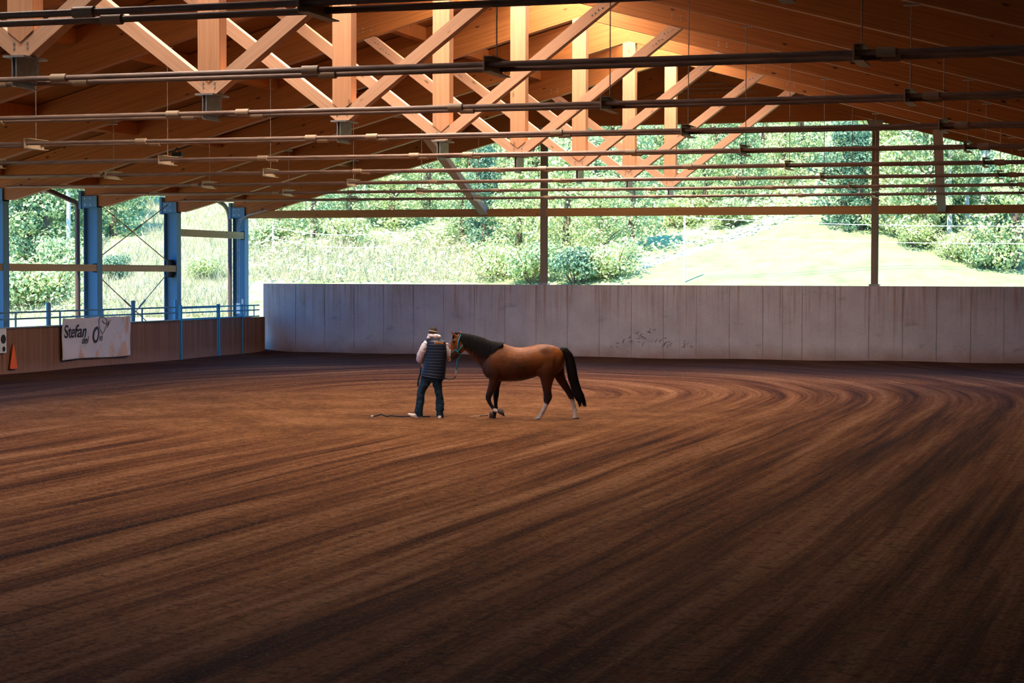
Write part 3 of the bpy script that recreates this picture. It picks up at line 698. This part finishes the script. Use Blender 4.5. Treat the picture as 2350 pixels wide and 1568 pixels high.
tag(mb.obj('undergrowth', M['leaf_mid']), 'mid green scrub covering the hillside between the trees', 'undergrowth', kind='stuff')
tag(ml.obj('undergrowth', M['leaf_light']), 'sunlit yellow-green scrub covering the hillside between the trees', 'undergrowth', kind='stuff')
mb = MB()
for _ in range(14000):
    x = rnd.choice((rnd.uniform(230, 575), rnd.uniform(575, 1150), rnd.uniform(0, 575))); y = rnd.uniform(460, 745) if x < 575 else rnd.uniform(560, 652)
    if x < 230 and y < 655: continue
    if x < 330 and y < 560: continue
    p = at(x, min(y, 733)); h = rnd.uniform(.2, .7); a = rnd.random()*6.3; dx = Vector((math.cos(a), math.sin(a), 0))*.018; tp = Vector((rnd.gauss(0, .25), rnd.gauss(0, .2), h))
    mb.quad(p-dx, p+dx, p+tp+dx*.4, p+tp-dx*.4)
tag(mb.obj('dry_grass', M['leaf_dry']), 'tall dry straw-coloured grass on the lower slope', 'grass', kind='stuff')
# meadow fence posts and their wires
fp = [(627, 580, 1.3), (1571, 652, 2.9)]
for i, (x, y, h) in enumerate(fp):
    p = at(x, y); o = MB().tube([p, p+Vector((0, 0, h))], .045, 8).obj('fence_post', M['white_paint'])
    tag(o, ['thin white fence post standing in the dry grass', 'thin white fence post at the left part of the meadow'][i], 'fence post', 'white meadow fence posts')
p1 = at(1571, 652) + Vector((0, 0, 2.8)); p2 = at(2350, 640); p2.z = p1.z - .3; p2.x += 6
p0 = Vector((p1.x-14, p1.y+1, p1.z - .6)); pz = at(627, 580)+Vector((0, 0, 1.2))
for k, (a, b, sg, lb) in enumerate(((p1, p2, .25, 'upper white wire sagging over the meadow to the right'), (p1-Vector((0, 0, .75)), p2-Vector((0, 0, .75)), .2, 'lower white wire sagging over the meadow to the right'),
        (pz, p0, .2, 'upper white wire running behind the bushes left of the meadow'), (pz-Vector((0, 0, .5)), p0-Vector((0, 0, .6)), .2, 'lower white wire running behind the bushes left of the meadow'))):
    pts = [a.lerp(b, t/10) - Vector((0, 0, sg*4*(t/10)*(1-t/10))) for t in range(11)]
    tag(MB().tube(pts, .016, 5).obj('fence_wire', M['white_paint']), lb, 'wire', 'white fence wires')
for i, (x, y0, y1) in enumerate(((157, 590, 440), (836, 482, 420), (820, 480, 425), (968, 478, 380))):
    p = at(x, y0); d = (p - CAM).length; h = (y0-y1)/F*d
    tag(MB().tube([p-Vector((0, 0, .2)), p+Vector((.05, 0, h))], .11, 8).obj('bare_trunk', M['bark']), ['tall pale bare trunk in the left window bay', 'pale bare trunk seen above the gable beam, thicker one of a close pair', 'pale bare trunk seen above the gable beam, left one of a close pair', 'tall single pale trunk above the gable beam left of the diagonal brace'][i], 'tree trunk', 'pale bare trunks')

# ------------------------------------------------------------ horse and person
# both stand in one vertical plane; (zx, zy) below are drawn units of that plane, 773 to the metre
U = 773.
ORG = ray(1175, 962); ORG = CAM + ORG*(-CAM.z/ORG.z); ORG.z = 0
def remesh(name, mb, mat_, parent, vox=.014, smooth=4, fold=0):
    me = mb.mesh('tmp', None); o = bpy.data.objects.new('tmp', me); COL.objects.link(o)
    r = o.modifiers.new('r', 'REMESH'); r.mode = 'VOXEL'; r.voxel_size = vox; r.use_smooth_shade = True
    q = o.modifiers.new('s', 'SMOOTH'); q.factor = .5; q.iterations = smooth
    if fold:
        tx = bpy.data.textures.get('folds') or bpy.data.textures.new('folds', 'CLOUDS'); tx.noise_scale = .07; tx.noise_depth = 1
        dm = o.modifiers.new('d', 'DISPLACE'); dm.texture = tx; dm.strength = fold; dm.mid_level = .5; dm.texture_coords = 'LOCAL'
    bpy.context.view_layer.update()
    m2 = bpy.data.meshes.new_from_object(o.evaluated_get(bpy.context.evaluated_depsgraph_get())); bpy.data.objects.remove(o)
    m2.materials.clear(); m2.materials.append(mat_); m2.polygons.foreach_set('use_smooth', [True]*len(m2.polygons))
    o = bpy.data.objects.new(name, m2); COL.objects.link(o); o.parent = parent; return o
def paint(o, fn):
    me = o.data; at_ = me.color_attributes.new('coat', 'FLOAT_COLOR', 'POINT')
    buf = np.empty((len(me.vertices), 4), dtype=np.float32)
    for i, v in enumerate(me.vertices): buf[i, :3] = fn(v.co); buf[i, 3] = 1
    at_.data.foreach_set('color', buf.ravel())
def sst(a, b, x): t = max(0, min(1, (x-a)/(b-a))); return t*t*(3-2*t)
def lerp3(a, b, t): return tuple(x+(y-x)*t for x, y in zip(a, b))
def coatmat(name, rough, nsc):
    m = mat(name, (.3, .1, .03), rough, 0, .22); g = N(m)
    a = g.n('ShaderNodeAttribute', attribute_name='coat').outputs['Color']; pos = g.n('ShaderNodeTexCoord').outputs['Object']
    g.base(g.mix(g.ramp(g.noise(g.map(pos, (nsc, nsc, nsc)), 1, 3), [(.40, (0, 0, 0)), (.68, (.75, .75, .75))]), a, (.02, .008, .004))); return m
H3 = lambda zx, zy, y=0.: Vector(((zx-1012)/U, y, (1450-zy)/U))
horse = empty('horse', ORG, YAW)
tag(horse, 'bay horse with black mane and tail and white hind socks walking behind the person', 'horse')
mb = MB()
def vring(zx, top, bot, w, y=0., lean=0.):      # ring in a vertical plane across the body
    c = H3(zx, (top+bot)/2, y); return (c, (lean, 0, (bot-top)/2/U), (0, w, 0))
mb.loft([vring(566, 600, 700, .05), vring(585, 545, 770, .12), vring(630, 460, 830, .185), vring(700, 390, 868, .225), vring(790, 338, 884, .25), vring(880, 322, 890, .262), vring(960, 352, 890, .285), vring(1060, 380, 888, .305), vring(1160, 386, 880, .31), vring(1260, 370, 858, .30),
         vring(1350, 346, 826, .285), vring(1440, 334, 800, .28), vring(1530, 335, 800, .28), vring(1620, 352, 800, .265), vring(1700, 386, 770, .22), vring(1755, 430, 700, .16), vring(1792, 490, 620, .07)], 26, .92)
def slab(a, b, w, y=0., n=2):                    # ring between two outline points
    p, q = H3(*a, y), H3(*b, y); return ((p+q)/2, (p-q)/2, (0, w, 0))
mb.loft([slab((900, 340), (640, 840), .20), slab((800, 314), (575, 720), .165), slab((690, 298), (520, 640), .125), slab((560, 246), (452, 565), .10), slab((430, 208), (385, 492), .088), slab((330, 190), (325, 440), .078), slab((250, 186), (300, 420), .07)], 22)
mb.loft([slab((250, 180), (345, 320), .062), slab((190, 172), (335, 400), .078), slab((138, 212), (318, 430), .092), slab((110, 285), (290, 455), .088), slab((103, 350), (252, 482), .068), slab((99, 420), (214, 512), .052), slab((96, 480), (184, 542), .050), slab((98, 528), (166, 566), .048), slab((108, 556), (150, 574), .03)], 22)
for ey in (-1, 1):                                # eye ridges, nostrils, cheeks
    mb.ball(H3(150, 290, ey*.078), .035, .02, .028); mb.ball(H3(118, 515, ey*.038), .02, .014, .024); mb.ball(H3(262, 380, ey*.055), .075, .04, .085)
for (tx, tz), (bx, bz), y in (((104, 133), (160, 205), -.055), ((250, 136), (262, 190), .055)):   # ears
    t, b = H3(tx, tz, y*1.3), H3(bx, bz, y); a = (t-b)
    mb.loft([(b - a*.2, (.032, 0, 0), (0, .026, 0)), (b + a*.3, (.034, 0, .0), (0, .026, 0)), (b+a*.65, (.022, 0, 0), (0, .018, 0)), (b+a*1.05, (.005, 0, 0), (0, .005, 0))], 10)
def leg(rows, y, dep, mn=.028):
    R_ = []
    for i, row in enumerate(rows):
        l, r, zy = row[:3]; hw = (r-l)/2/U + .004; dd = row[3] if len(row) > 3 else max(mn, hw*dep); R_.append((H3((l+r)/2, zy, y), (hw, 0, 0), (0, dd, 0)))
    mb.loft(R_, 16)
leg([(640, 880, 700, .10), (662, 862, 780, .105), (674, 830, 850, .09), (672, 805, 905, .078), (660, 785, 960, .065), (645, 758, 1020, .052), (630, 730, 1075, .045), (622, 712, 1115, .044), (630, 700, 1155), (652, 712, 1200), (682, 742, 1250), (712, 778, 1290, .034), (730, 800, 1315, .034)], -.135, .8)
mb.loft([(H3(765, 1300, -.135), (.05, 0, .0), (0, .036, 0)), (H3(795, 1322, -.135), (.03, 0, -.04), (0, .036, 0)), (H3(840, 1336, -.135), (.012, 0, -.045), (0, .042, 0)), (H3(885, 1352, -.135), (.012, 0, -.045), (0, .042, 0))], 16)
leg([(680, 900, 720, .10), (720, 885, 800, .09), (742, 868, 860, .08), (752, 842, 930, .062), (748, 826, 1000, .05), (738, 822, 1060, .044), (732, 818, 1110, .044), (738, 806, 1150), (744, 798, 1210), (744, 800, 1270), (742, 806, 1310, .034), (728, 800, 1345), (706, 780, 1385, .04), (688, 772, 1420, .05), (678, 772, 1452, .055)], .13, .8)
leg([(1350, 1720, 560, .13), (1380, 1710, 660, .14), (1405, 1680, 740, .13), (1425, 1650, 810, .11), (1442, 1624, 880, .09), (1458, 1604, 950, .07), (1470, 1596, 1010, .055), (1480, 1602, 1060, .046), (1482, 1611, 1105, .044), (1480, 1602, 1145, .04), (1486, 1576, 1190, .034), (1478, 1548, 1240, .03), (1458, 1524, 1295, .03), (1430, 1496, 1345, .032), (1398, 1478, 1380, .034), (1368, 1452, 1412, .036), (1342, 1436, 1440, .044), (1334, 1428, 1458, .048)], -.145, .8)
leg([(1480, 1790, 600, .13), (1560, 1790, 700, .13), (1620, 1800, 790, .11), (1655, 1815, 850, .095), (1700, 1845, 915, .08), (1750, 1880, 980, .062), (1798, 1912, 1040, .05), (1835, 1932, 1095, .045), (1856, 1942, 1135, .042), (1878, 1946, 1170, .036), (1898, 1954, 1220, .03), (1912, 1970, 1280, .03), (1922, 1992, 1325, .034), (1932, 1982, 1365, .032), (1932, 1982, 1400, .036), (1928, 2000, 1432, .044), (1926, 2008, 1456, .048)], .14, .8)
# shoulder, stifle and buttock muscle
for p, r in (((720, 700, -.17), (.12, .07, .2)), ((1440, 700, -.17), (.12, .09, .16)), ((1640, 600, -.15), (.16, .1, .2)), ((1640, 600, .15), (.16, .1, .2)), ((1470, 480, -.16), (.16, .1, .14)), ((700, 800, -.1), (.07, .08, .07))):
    mb.ball(H3(*p), *r)
M['coat'] = coatmat('bay_coat', .55, 3.2)
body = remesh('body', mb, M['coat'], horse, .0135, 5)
BAY = (.23, .068, .012); DK = (.014, .008, .006); SOCK = (.80, .70, .62); BELLY_SHADE = (.060, .015, .004)
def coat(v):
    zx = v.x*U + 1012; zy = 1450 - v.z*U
    c = lerp3(BAY, BELLY_SHADE, sst(430, 800, zy)*.95 if zy < 1000 else .8)  # body shade on lower flanks and belly, painted into the coat colour
    if zx < 1150:                                    # front legs black from above the knee
        c = lerp3(c, DK, sst(960, 1090, zy)*.92)
        if zx < 470: c = lerp3(c, (.045, .02, .015), sst(400, 500, zy)*(1 if zx < 260 else 0)*.9)      # muzzle
        if zy > 1285 and zx > 735 and zx < 800 and v.y < 0: c = (.55, .45, .38)
    else:
        c = lerp3(c, DK, sst(960, 1080, zy)*.9)
        if v.y < 0: c = lerp3(c, SOCK, sst(1205, 1235, zy + (zx-1530)*.45*-1))
        else: c = lerp3(c, SOCK, sst(1150, 1175, zy))
        if zy > 1432: c = lerp3(c, (.42, .34, .3), .6)
    return c
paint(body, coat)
M['hair'] = mat('black_hair', (.006, .004, .003), .7, 0, .12)
for nm, ey in (('eye', -1), ('eye', 1)): MB().ball(H3(143, 288, ey*.092), .017, .012, .017).obj(nm, M['lamp_black'], horse, smooth=True)
# mane: strands falling over the near side of the neck
rnd = random.Random(11); mb = MB()
crest = [(232, 168), (300, 178), (400, 190), (500, 214), (600, 248), (700, 290), (800, 302), (880, 316)]
low = [(262, 300), (320, 420), (420, 480), (520, 540), (600, 560), (680, 520), (745, 450), (880, 330)]
def on(P, t):
    t *= len(P)-1; i = min(int(t), len(P)-2); f = t-i; return (P[i][0]*(1-f)+P[i+1][0]*f, P[i][1]*(1-f)+P[i+1][1]*f)
for k in range(300):
    t = rnd.random(); a = on(crest, t); b = on(low, min(1, max(0, t + rnd.gauss(0, .02)))); L = rnd.uniform(.65, 1.05); w = .085 + .115*t
    pts = []
    for s_ in (0, .12, .35, .65, 1):
        x = a[0] + (b[0]-a[0])*s_*L; z = a[1] + (b[1]-a[1])*s_*L
        y = -(w*min(1, (s_*L*1.15+.04))**.5 + .014 + .012*rnd.random()); 
        if s_ == 0: y = .01
        pts.append(H3(x, z + (6 if s_ == 0 else 0), y))
    mb.tube(pts, [.012, .015, .014, .010, .003], 4, False)
for k in range(16):
    a = (rnd.uniform(170, 235), rnd.uniform(166, 176)); mb.tube([H3(*a, 0), H3(a[0]-30, a[1]+30, -.04), H3(a[0]-45, a[1]+95, -.055)], [.012, .012, .003], 4, False)
mb.obj('mane', M['hair'], horse, smooth=True)
mb = MB()
tc_ = [((1718, 415), .045), ((1790, 432), .06), ((1840, 480), .068), ((1872, 560), .075), ((1895, 680), .078), ((1915, 800), .078), ((1945, 920), .075), ((1975, 1020), .078), ((2010, 1100), .082), ((2040, 1170), .07)]
mb.loft([(H3(*c, .0), ((r*1.2, 0, r*.25) if i > 1 else (r*.8, 0, r*1.0)), (0, r*.8, 0)) for i, (c, r) in enumerate(tc_)], 16)
for k in range(170):
    s0 = rnd.uniform(.1, .8); c0_, c1_, c2_ = on([c for c, r in tc_], s0), on([c for c, r in tc_], min(1, s0+.2)), None
    ox = rnd.uniform(-68, 68); oy = rnd.uniform(-.055, .055); e = rnd.uniform(.15, 1.)
    en = (2062 + ox*.75 + (12 if ox > 0 else -8), 1180 + e*100) if s0 > .3 else (c1_[0]+ox+20, c1_[1]+200)
    mb.tube([H3(c0_[0]+ox*.8, c0_[1], oy), H3(c1_[0]+ox*.9, c1_[1], oy), H3(*en, oy*.8)], [.012, .012, .002], 4, False)
mb.obj('tail', M['hair'], horse, smooth=True)
M['boot'] = mat('dark_hoof_boot', (.085, .06, .05), .7); M['pad'] = mat('pale_boot_collar', (.62, .50, .42), .8); M['hoof'] = mat('hoof_horn', (.20, .14, .11), .55)
mb = MB(); mb.loft([(H3(800, 1324, -.135), (.008, 0, -.042), (0, .046, 0)), (H3(835, 1334, -.135), (.010, 0, -.052), (0, .052, 0)), (H3(872, 1346, -.135), (.012, 0, -.062), (0, .058, 0)), (H3(894, 1354, -.135), (.012, 0, -.070), (0, .064, 0)), (H3(898, 1355, -.135), (.010, 0, -.060), (0, .054, 0))], 20)
o = mb.obj('hoof_boot', M['boot'], horse, smooth=True); o['label'] = 'dark bell boot on the lifted front foot'
mb = MB(); mb.loft([(H3(700, 1340+20, .13), (.036, 0, 0), (0, .042, 0)), (H3(716, 1385, .13), (.05, 0, 0), (0, .052, 0)), (H3(722, 1450, .13), (.064, 0, 0), (0, .066, 0))], 18)
mb.obj('hoof_boot', M['boot'], horse, smooth=True)
mb = MB()
for k in range(4): mb.ball(H3(752 + k*15, 1312 + k*5, -.135), .030, .046, .034)
remesh('boot_collar', mb, M['pad'], horse, .008, 3)['label'] = 'pale padded collar of the boot'
mb = MB(); mb.loft([(H3(886, 1370, -.135), (.02, 0, -.026), (0, .038, 0)), (H3(912, 1392, -.135), (.02, 0, -.024), (0, .040, 0)), (H3(935, 1412, -.135), (.016, 0, -.018), (0, .036, 0)), (H3(948, 1424, -.135), (.010, 0, -.008), (0, .024, 0))], 14); mb.obj('hoof', M['hoof'], horse, smooth=True)
for (x, y) in ((1381, -.145), (1967, .14)):
    MB().loft([(H3(x+6, 1428, y), (.052, 0, .01), (0, .045, 0)), (H3(x, 1452, y), (.066, 0, .0), (0, .056, 0))], 16).obj('hoof', M['hoof'], horse, smooth=True)
M['rope_blue'] = mat('turquoise_rope', (.01, .26, .34), .7); M['rope_dark'] = mat('dark_rope', (.012, .022, .035), .8); M['metal'] = mat('bright_clip', (.5, .45, .4), .3, .8, .5)
def strap(mb, pts, r=.010): mb.tube([H3(*p) for p in pts], r, 8)
mb = MB(); strap(mb, [(255, 178, 0), (250, 200, -.075), (228, 262, -.108), (214, 330, -.112), (210, 385, -.10), (214, 440, -.088), (222, 470, -.07)], .012)
strap(mb, [(222, 470, -.075), (180, 420, -.082), (145, 440, -.075), (120, 462, -.055), (97, 452, -.0), (97, 452, .0), (120, 462, .055), (180, 430, .082), (222, 480, .06)], .008)
strap(mb, [(222, 470, -.07), (245, 490, -.04), (250, 500, 0), (245, 490, .04), (222, 480, .06)], .010); strap(mb, [(214, 440, -.095), (262, 380, -.108), (300, 320, -.09)], .008)
strap(mb, [(255, 178, 0), (250, 200, .075), (228, 262, .108), (214, 340, .112), (222, 480, .06)], .011)
mb.obj('rope_halter', M['rope_blue'], horse, smooth=True)['label'] = 'turquoise rope halter'

# person, seen from behind; drawn in the same plane with an origin between the feet
P3 = lambda zx, zy, y=0.: Vector(((zx-960)/U, y, (1450-zy)/U))
per = empty('person', ORG + Vector((math.cos(YAW), math.sin(YAW), 0))*((960-2189)/U), YAW)
tag(per, 'person in quilted navy vest, white hoodie and jeans standing with back turned, holding ropes', 'person')
def rg(l, r, zy, dep, y=0., tilt=0.): return (P3((l+r)/2, zy, y), ((r-l)/2/U, 0, tilt), (0, dep, 0))
M['skin'] = mat('skin', (.48, .23, .15), .55)
mb = MB()
# one continuous body: legs, trunk, neck, head, arms and hands
mb.loft([rg(880, 1160, 800, .12), rg(900, 1180, 700, .11), rg(915, 1190, 550, .12), rg(930, 1195, 420, .12), rg(945, 1180, 330, .10), rg(985, 1090, 262, .055), rg(985, 1068, 225, .05, -.0), rg(985, 1062, 195, .055, .02)], 18)
mb.loft([rg(870, 1010, 790, .09), rg(840, 960, 930, .075), rg(810, 890, 1060, .055), rg(790, 860, 1200, .048), rg(785, 840, 1380, .038), rg(790, 835, 1425, .035)], 14)
mb.loft([rg(1020, 1160, 790, .09), rg(1030, 1140, 930, .075), rg(1065, 1145, 1060, .055), rg(1080, 1150, 1200, .048), rg(1095, 1150, 1380, .038), rg(1100, 1148, 1430, .035)], 14)
mb.ball(P3(1016, 165, .02), .080, .098, .108, 18, 12); mb.ball(P3(1020, 205, .06), .055, .06, .055)   # skull, jaw
mb.tube([P3(1020, 165, .115), P3(1022, 178, .14), P3(1022, 188, .12)], [.012, .016, .01], 8)       # nose on the far side
for sx in (-1, 1): mb.ball(P3(1016 + sx*63, 172, .015), .012, .022, .032)                            # ears
mb.tube([P3(950, 330, 0), P3(885, 400, 0), P3(822, 510, .03), P3(812, 585, .09), P3(830, 622, .12)], [.06, .052, .044, .036, .026], 12)
mb.tube([P3(1195, 330, 0), P3(1225, 440, .02), P3(1246, 560, .08), P3(1262, 480, .14), P3(1276, 415, .18)], [.06, .05, .042, .034, .026], 12)
def hand(mb, w, d, n, s=1., curl=.9):
    """palm from wrist w along d with normal n; five separate fingers, curled"""
    d = Vector(d).normalized(); n = Vector(n).normalized(); sd = d.cross(n).normalized()
    c = w + d*.045*s; mb.loft([(w, sd*.028*s, n*.018*s), (c, sd*.040*s, n*.016*s), (w + d*.085*s, sd*.040*s, n*.013*s)], 12)
    for k, L in enumerate((.070, .078, .073, .058)):
        b = w + d*.083*s + sd*(-.030 + .020*k)*s; p1_ = b + (d*math.cos(curl*.5) + n*math.sin(curl*.5))*L*.42*s
        p2_ = p1_ + (d*math.cos(curl*1.2) + n*math.sin(curl*1.2))*L*.33*s; p3_ = p2_ + (d*math.cos(curl*2) + n*math.sin(curl*2))*L*.28*s
        mb.tube([b, p1_, p2_, p3_], [.0095*s, .009*s, .0085*s, .007*s], 8)
    b = w + d*.03*s - sd*.032*s; mb.tube([b, b + (d*.6 - sd*.7 + n*.3)*.035*s, b + (d*1. - sd*.75 + n*.8)*.055*s], [.013*s, .011*s, .009*s], 8)
hand(mb, P3(830, 622, .12), (.25, .25, -1), (1, .1, .2), 1., 1.2)
hand(mb, P3(1276, 415, .17), (.12, .05, 1), (.5, -.6, .0), 1., .45)
bd = remesh('body', mb, M['skin'], per, .0062, 2)
# clothing
M['vest'] = mat('navy_quilted_vest', (.012, .022, .042), .5, 0, .35)
M['jeans'] = mat('dark_denim', (.012, .035, .055), .85); M['hoodie'] = mat('pale_hoodie', (.80, .72, .74), .85); M['cap'] = mat('dark_olive_cap', (.035, .022, .014), .8); M['grey_hair'] = mat('short_grey_brown_hair', (.16, .10, .06), .8); M['shoe'] = mat('pale_sneaker', (.70, .58, .52), .7)
mb = MB(); rows = [(965, 1105, 262, .07), (930, 1160, 275, .10), (905, 1205, 305, .13), (908, 1220, 360, .145), (915, 1222, 450, .15), (902, 1220, 550, .15), (880, 1215, 640, .15), (858, 1206, 730, .155), (838, 1196, 800, .16), (831, 1192, 835, .16)]
RR_ = []
for k in range(75):
    t = k/74*(len(rows)-1); i = min(int(t), len(rows)-2); f = t-i; a, b = rows[i], rows[i+1]
    l, r, zy, dp = [a[q]*(1-f)+b[q]*f for q in range(4)]
    qz = .010*abs(math.sin((zy-330)/44.*math.pi)) - .004 if zy > 330 else 0
    tl = .035*max(0, (zy-600)/235)
    RR_.append((P3((l+r)/2, zy), ((r-l)/2/U + qz*.6, 0, -tl), (0, dp + qz, 0)))
mb.loft(RR_, 40, .9)
v_ = mb.obj('vest', M['vest'], per, smooth=True)
mb = MB()                                                                    # stand-up collar and arm-hole bindings
mb.tube([P3(1022 + 82*math.cos(a), 268 - 6*math.sin(a), .075*math.sin(a)) for a in np.linspace(0, 6.283, 22)], .016, 8)
mb.obj('vest_collar', M['vest'], per, smooth=True)
M['logo_w'] = mat('logo_white', (.75, .62, .58), .7); M['logo_o'] = mat('logo_orange', (.85, .28, .02), .7)
mb = MB(); yb_ = -.158
for pts, r in (([(1030, 292), (1042, 285), (1052, 296), (1046, 312), (1052, 330)], .008), ([(1052, 296), (1066, 300), (1078, 292)], .007), ([(1076, 276), (1080, 290), (1090, 300)], .005)):
    mb.tube([P3(x, z, yb_+.004) for x, z in pts], r, 5)
mb.obj('emblem', M['logo_w'], per)['label'] = 'small white horse emblem'
mb = MB()
for x in range(1072, 1166, 15): mb.tube([P3(x-5, 328, yb_+.006), P3(x+3, 300 + (x % 4)*2, yb_+.004), P3(x+8, 326, yb_+.006)], .005, 5)
mb.tube([P3(1065, 316, yb_+.004), P3(1110, 306, yb_+.002), P3(1160, 320, yb_+.006)], .005, 5)
mb.obj('emblem', M['logo_o'], per)['label'] = 'orange lettering stripe'
mb = MB()
mb.tube([P3(942, 322, 0), P3(900, 372, .0), P3(862, 440, .01), P3(828, 508, .03), P3(806, 565, .07), P3(822, 606, .105)], [.078, .083, .078, .070, .062, .040], 16)
mb.tube([P3(1192, 335, 0), P3(1222, 420, .01), P3(1238, 500, .04), P3(1249, 568, .08), P3(1264, 500, .13), P3(1278, 425, .165)], [.06, .052, .047, .045, .038, .030], 16)
mb.loft([rg(925, 1195, 330, .11), rg(960, 1130, 272, .085), rg(968, 1110, 245, .075)], 20)
remesh('hoodie_sleeves', mb, M['hoodie'], per, .008, 3, .022)
mb = MB()
for a in np.linspace(0, 6.283, 15)[:-1]: mb.ball(P3(1032 + 70*math.cos(a), 218 + 14*math.cos(a) + (6 if math.sin(a) > 0 else 0), .085*math.sin(a)), .040, .036, .034, 10, 8)
mb.ball(P3(955, 245, -.03), .045, .05, .03); mb.ball(P3(1100, 226, -.04), .05, .055, .04); mb.ball(P3(1060, 208, -.075), .06, .035, .03)
remesh('hood', mb, M['hoodie'], per, .008, 3, .02)
mb = MB()
mb.loft([rg(845, 1180, 760, .125), rg(845, 1175, 830, .13), rg(842, 1165, 880, .125), rg(900, 1110, 905, .09)], 22)
mb.loft([rg(850, 1030, 790, .115), rg(832, 1000, 870, .11), rg(812, 968, 950, .1), rg(792, 925, 1010, .09), rg(775, 895, 1070, .082), rg(770, 888, 1150, .078), rg(762, 880, 1230, .076), rg(750, 870, 1300, .078), rg(745, 862, 1345, .08), rg(762, 862, 1385, .08), rg(775, 858, 1412, .08)], 18)
mb.loft([rg(1000, 1170, 790, .115), rg(1003, 1160, 870, .11), rg(1010, 1148, 950, .1), rg(1035, 1150, 1010, .09), rg(1050, 1160, 1070, .082), rg(1060, 1172, 1150, .078), rg(1056, 1180, 1240, .076), rg(1052, 1182, 1310, .08), rg(1068, 1170, 1345, .078), rg(1068, 1178, 1390, .08), rg(1074, 1172, 1428, .08)], 18)
remesh('jeans', mb, M['jeans'], per, .008, 2, .030)
mb = MB(); mb.ball(P3(1016, 150, .015), .088, .108, .092, 20, 12)
mb.loft([(P3(1016, 160, .10), (.062, 0, 0), (0, .02, .01)), (P3(1016, 152, .15), (.055, 0, 0), (0, .02, .006)), (P3(1018, 158, .185), (.035, 0, 0), (0, .012, .004))], 12)
remesh('cap', mb, M['cap'], per, .007, 2)
MB().tube([P3(1016 + 66*math.cos(a), 146 + 10*math.cos(a), .015 - .104*math.sin(a)) for a in np.linspace(.5, 2.64, 12)], .012, 8).obj('cap_strap', M['coupling'], per, smooth=True)
mb = MB(); mb.loft([rg(952, 1080, 165, .098, .01), rg(955, 1078, 190, .092, .005), rg(965, 1070, 208, .08, .0)], 20); mb.obj('hair', M['grey_hair'], per, smooth=True)
mb = MB(); mb.loft([(P3(850, 1436, -.0), (.008, 0, .03), (0, .03, 0)), (P3(820, 1420, 0), (.02, 0, .045), (0, .042, 0)), (P3(770, 1400, .0), (.02, 0, .045), (0, .045, 0)), (P3(715, 1402, .0), (.01, 0, .032), (0, .048, 0)), (P3(665, 1385, .0), (.008, 0, .022), (0, .042, 0)), (P3(643, 1378, .0), (.004, 0, .012), (0, .025, 0))], 16)
mb.loft([(P3(852, 1446, 0), (0, 0, .009), (0, .034, 0)), (P3(770, 1432, 0), (0, 0, .010), (0, .048, 0)), (P3(690, 1408, 0), (0, 0, .010), (0, .05, 0)), (P3(645, 1386, 0), (0, 0, .008), (0, .03, 0))], 14)
remesh('shoe', mb, M['shoe'], per, .006, 2)
mb = MB(); mb.loft([(P3(1118, 1418, -.09), (.03, 0, .0), (0, .008, .028)), (P3(1115, 1420, -.03), (.046, 0, 0), (0, 0, .04)), (P3(1118, 1425, .06), (.05, 0, 0), (0, 0, .034)), (P3(1128, 1432, .14), (.046, 0, 0), (0, 0, .022)), (P3(1135, 1438, .18), (.028, 0, 0), (0, 0, .012))], 16)
remesh('shoe', mb, M['shoe'], per, .006, 2)

# ropes and stick
mb = MB(); pts = [(245, 500, 0), (228, 545, .0), (205, 560, 0), (198, 600, 0), (194, 660, 0), (190, 720, 0)]
ld = empty('lead_rope', ORG, YAW); tag(ld, 'lead rope with a turquoise end hanging from the halter to the hands', 'rope')
o = MB().tube([H3(*p) for p in pts], .012, 8).obj('rope_end', M['rope_blue'], ld, smooth=True); o['label'] = 'turquoise end of the rope'
MB().tube([H3(186, 722), H3(183, 760), H3(180, 800)], [.014, .016, .01], 8).obj('clip', M['metal'], ld)
pts = [(178, 806, 0), (165, 835, 0), (130, 858, 0), (70, 862, 0), (10, 842, 0), (-60, 800, .12), (-130, 745, .22), (-220, 690, .26), (-300, 660, .24), (-352, 652, .17)]
MB().tube([H3(*p) for p in pts], .009, 8).obj('rope_line', M['rope_dark'], ld, smooth=True)
pts = [(835, 655, .16), (826, 720, .12), (822, 780, .08), (800, 850, .06), (788, 910, .05), (786, 965, .05), (798, 968, .05), (800, 900, .06), (815, 830, .08), (832, 760, .1), (838, 668, .155)]
o = MB().tube([P3(*p) for p in pts], .010, 8).obj('hanging_rope', M['rope_dark'], None, tuple(per.location), smooth=True); o.rotation_euler = (0, 0, YAW); tag(o, 'dark looped rope hanging from the left hand of the person', 'rope')
gr_ = empty('ground_rope', tuple(per.location), YAW); tag(gr_, 'long dark rope lying wavy on the sand at the feet of the person', 'rope')
pts = [(112, 0, 0), (150, 0, .004), (185, .0, .02), (210, 0, .035), (240, 0, .035), (275, 0, .014), (320, 0, .004), (380, 0, .012), (430, 0, .004), (520, 0, .0), (600, 0, 0), (700, 0, 0), (800, 0, 0), (900, 0, 0), (960, 0, 0)]
rz_ = [Vector(((x-960)/U, .32 + .05*math.sin(i*1.9), .022 + h)) for i, (x, _, h) in enumerate(pts)]
MB().tube(rz_, .012, 8).obj('rope_line', M['rope_dark'], gr_, smooth=True)
MB().tube([rz_[0] - Vector((.05, 0, 0)), rz_[0]], [.012, .02], 8).obj('frayed_tip', M['logo_w'], gr_)
st_ = empty('training_stick', ORG, YAW); tag(st_, 'thin pale and dark stick lying on the sand in front of the horse', 'stick')
MB().tube([Vector(((530-1012)/U, .48, .022)), Vector(((657-1012)/U, .50, .03))], .008, 6).obj('grip', M['rope_dark'], st_)
MB().tube([Vector(((390-1012)/U, .46, .016)), Vector(((530-1012)/U, .48, .022))], .005, 6).obj('shaft', M['coupling'], st_)
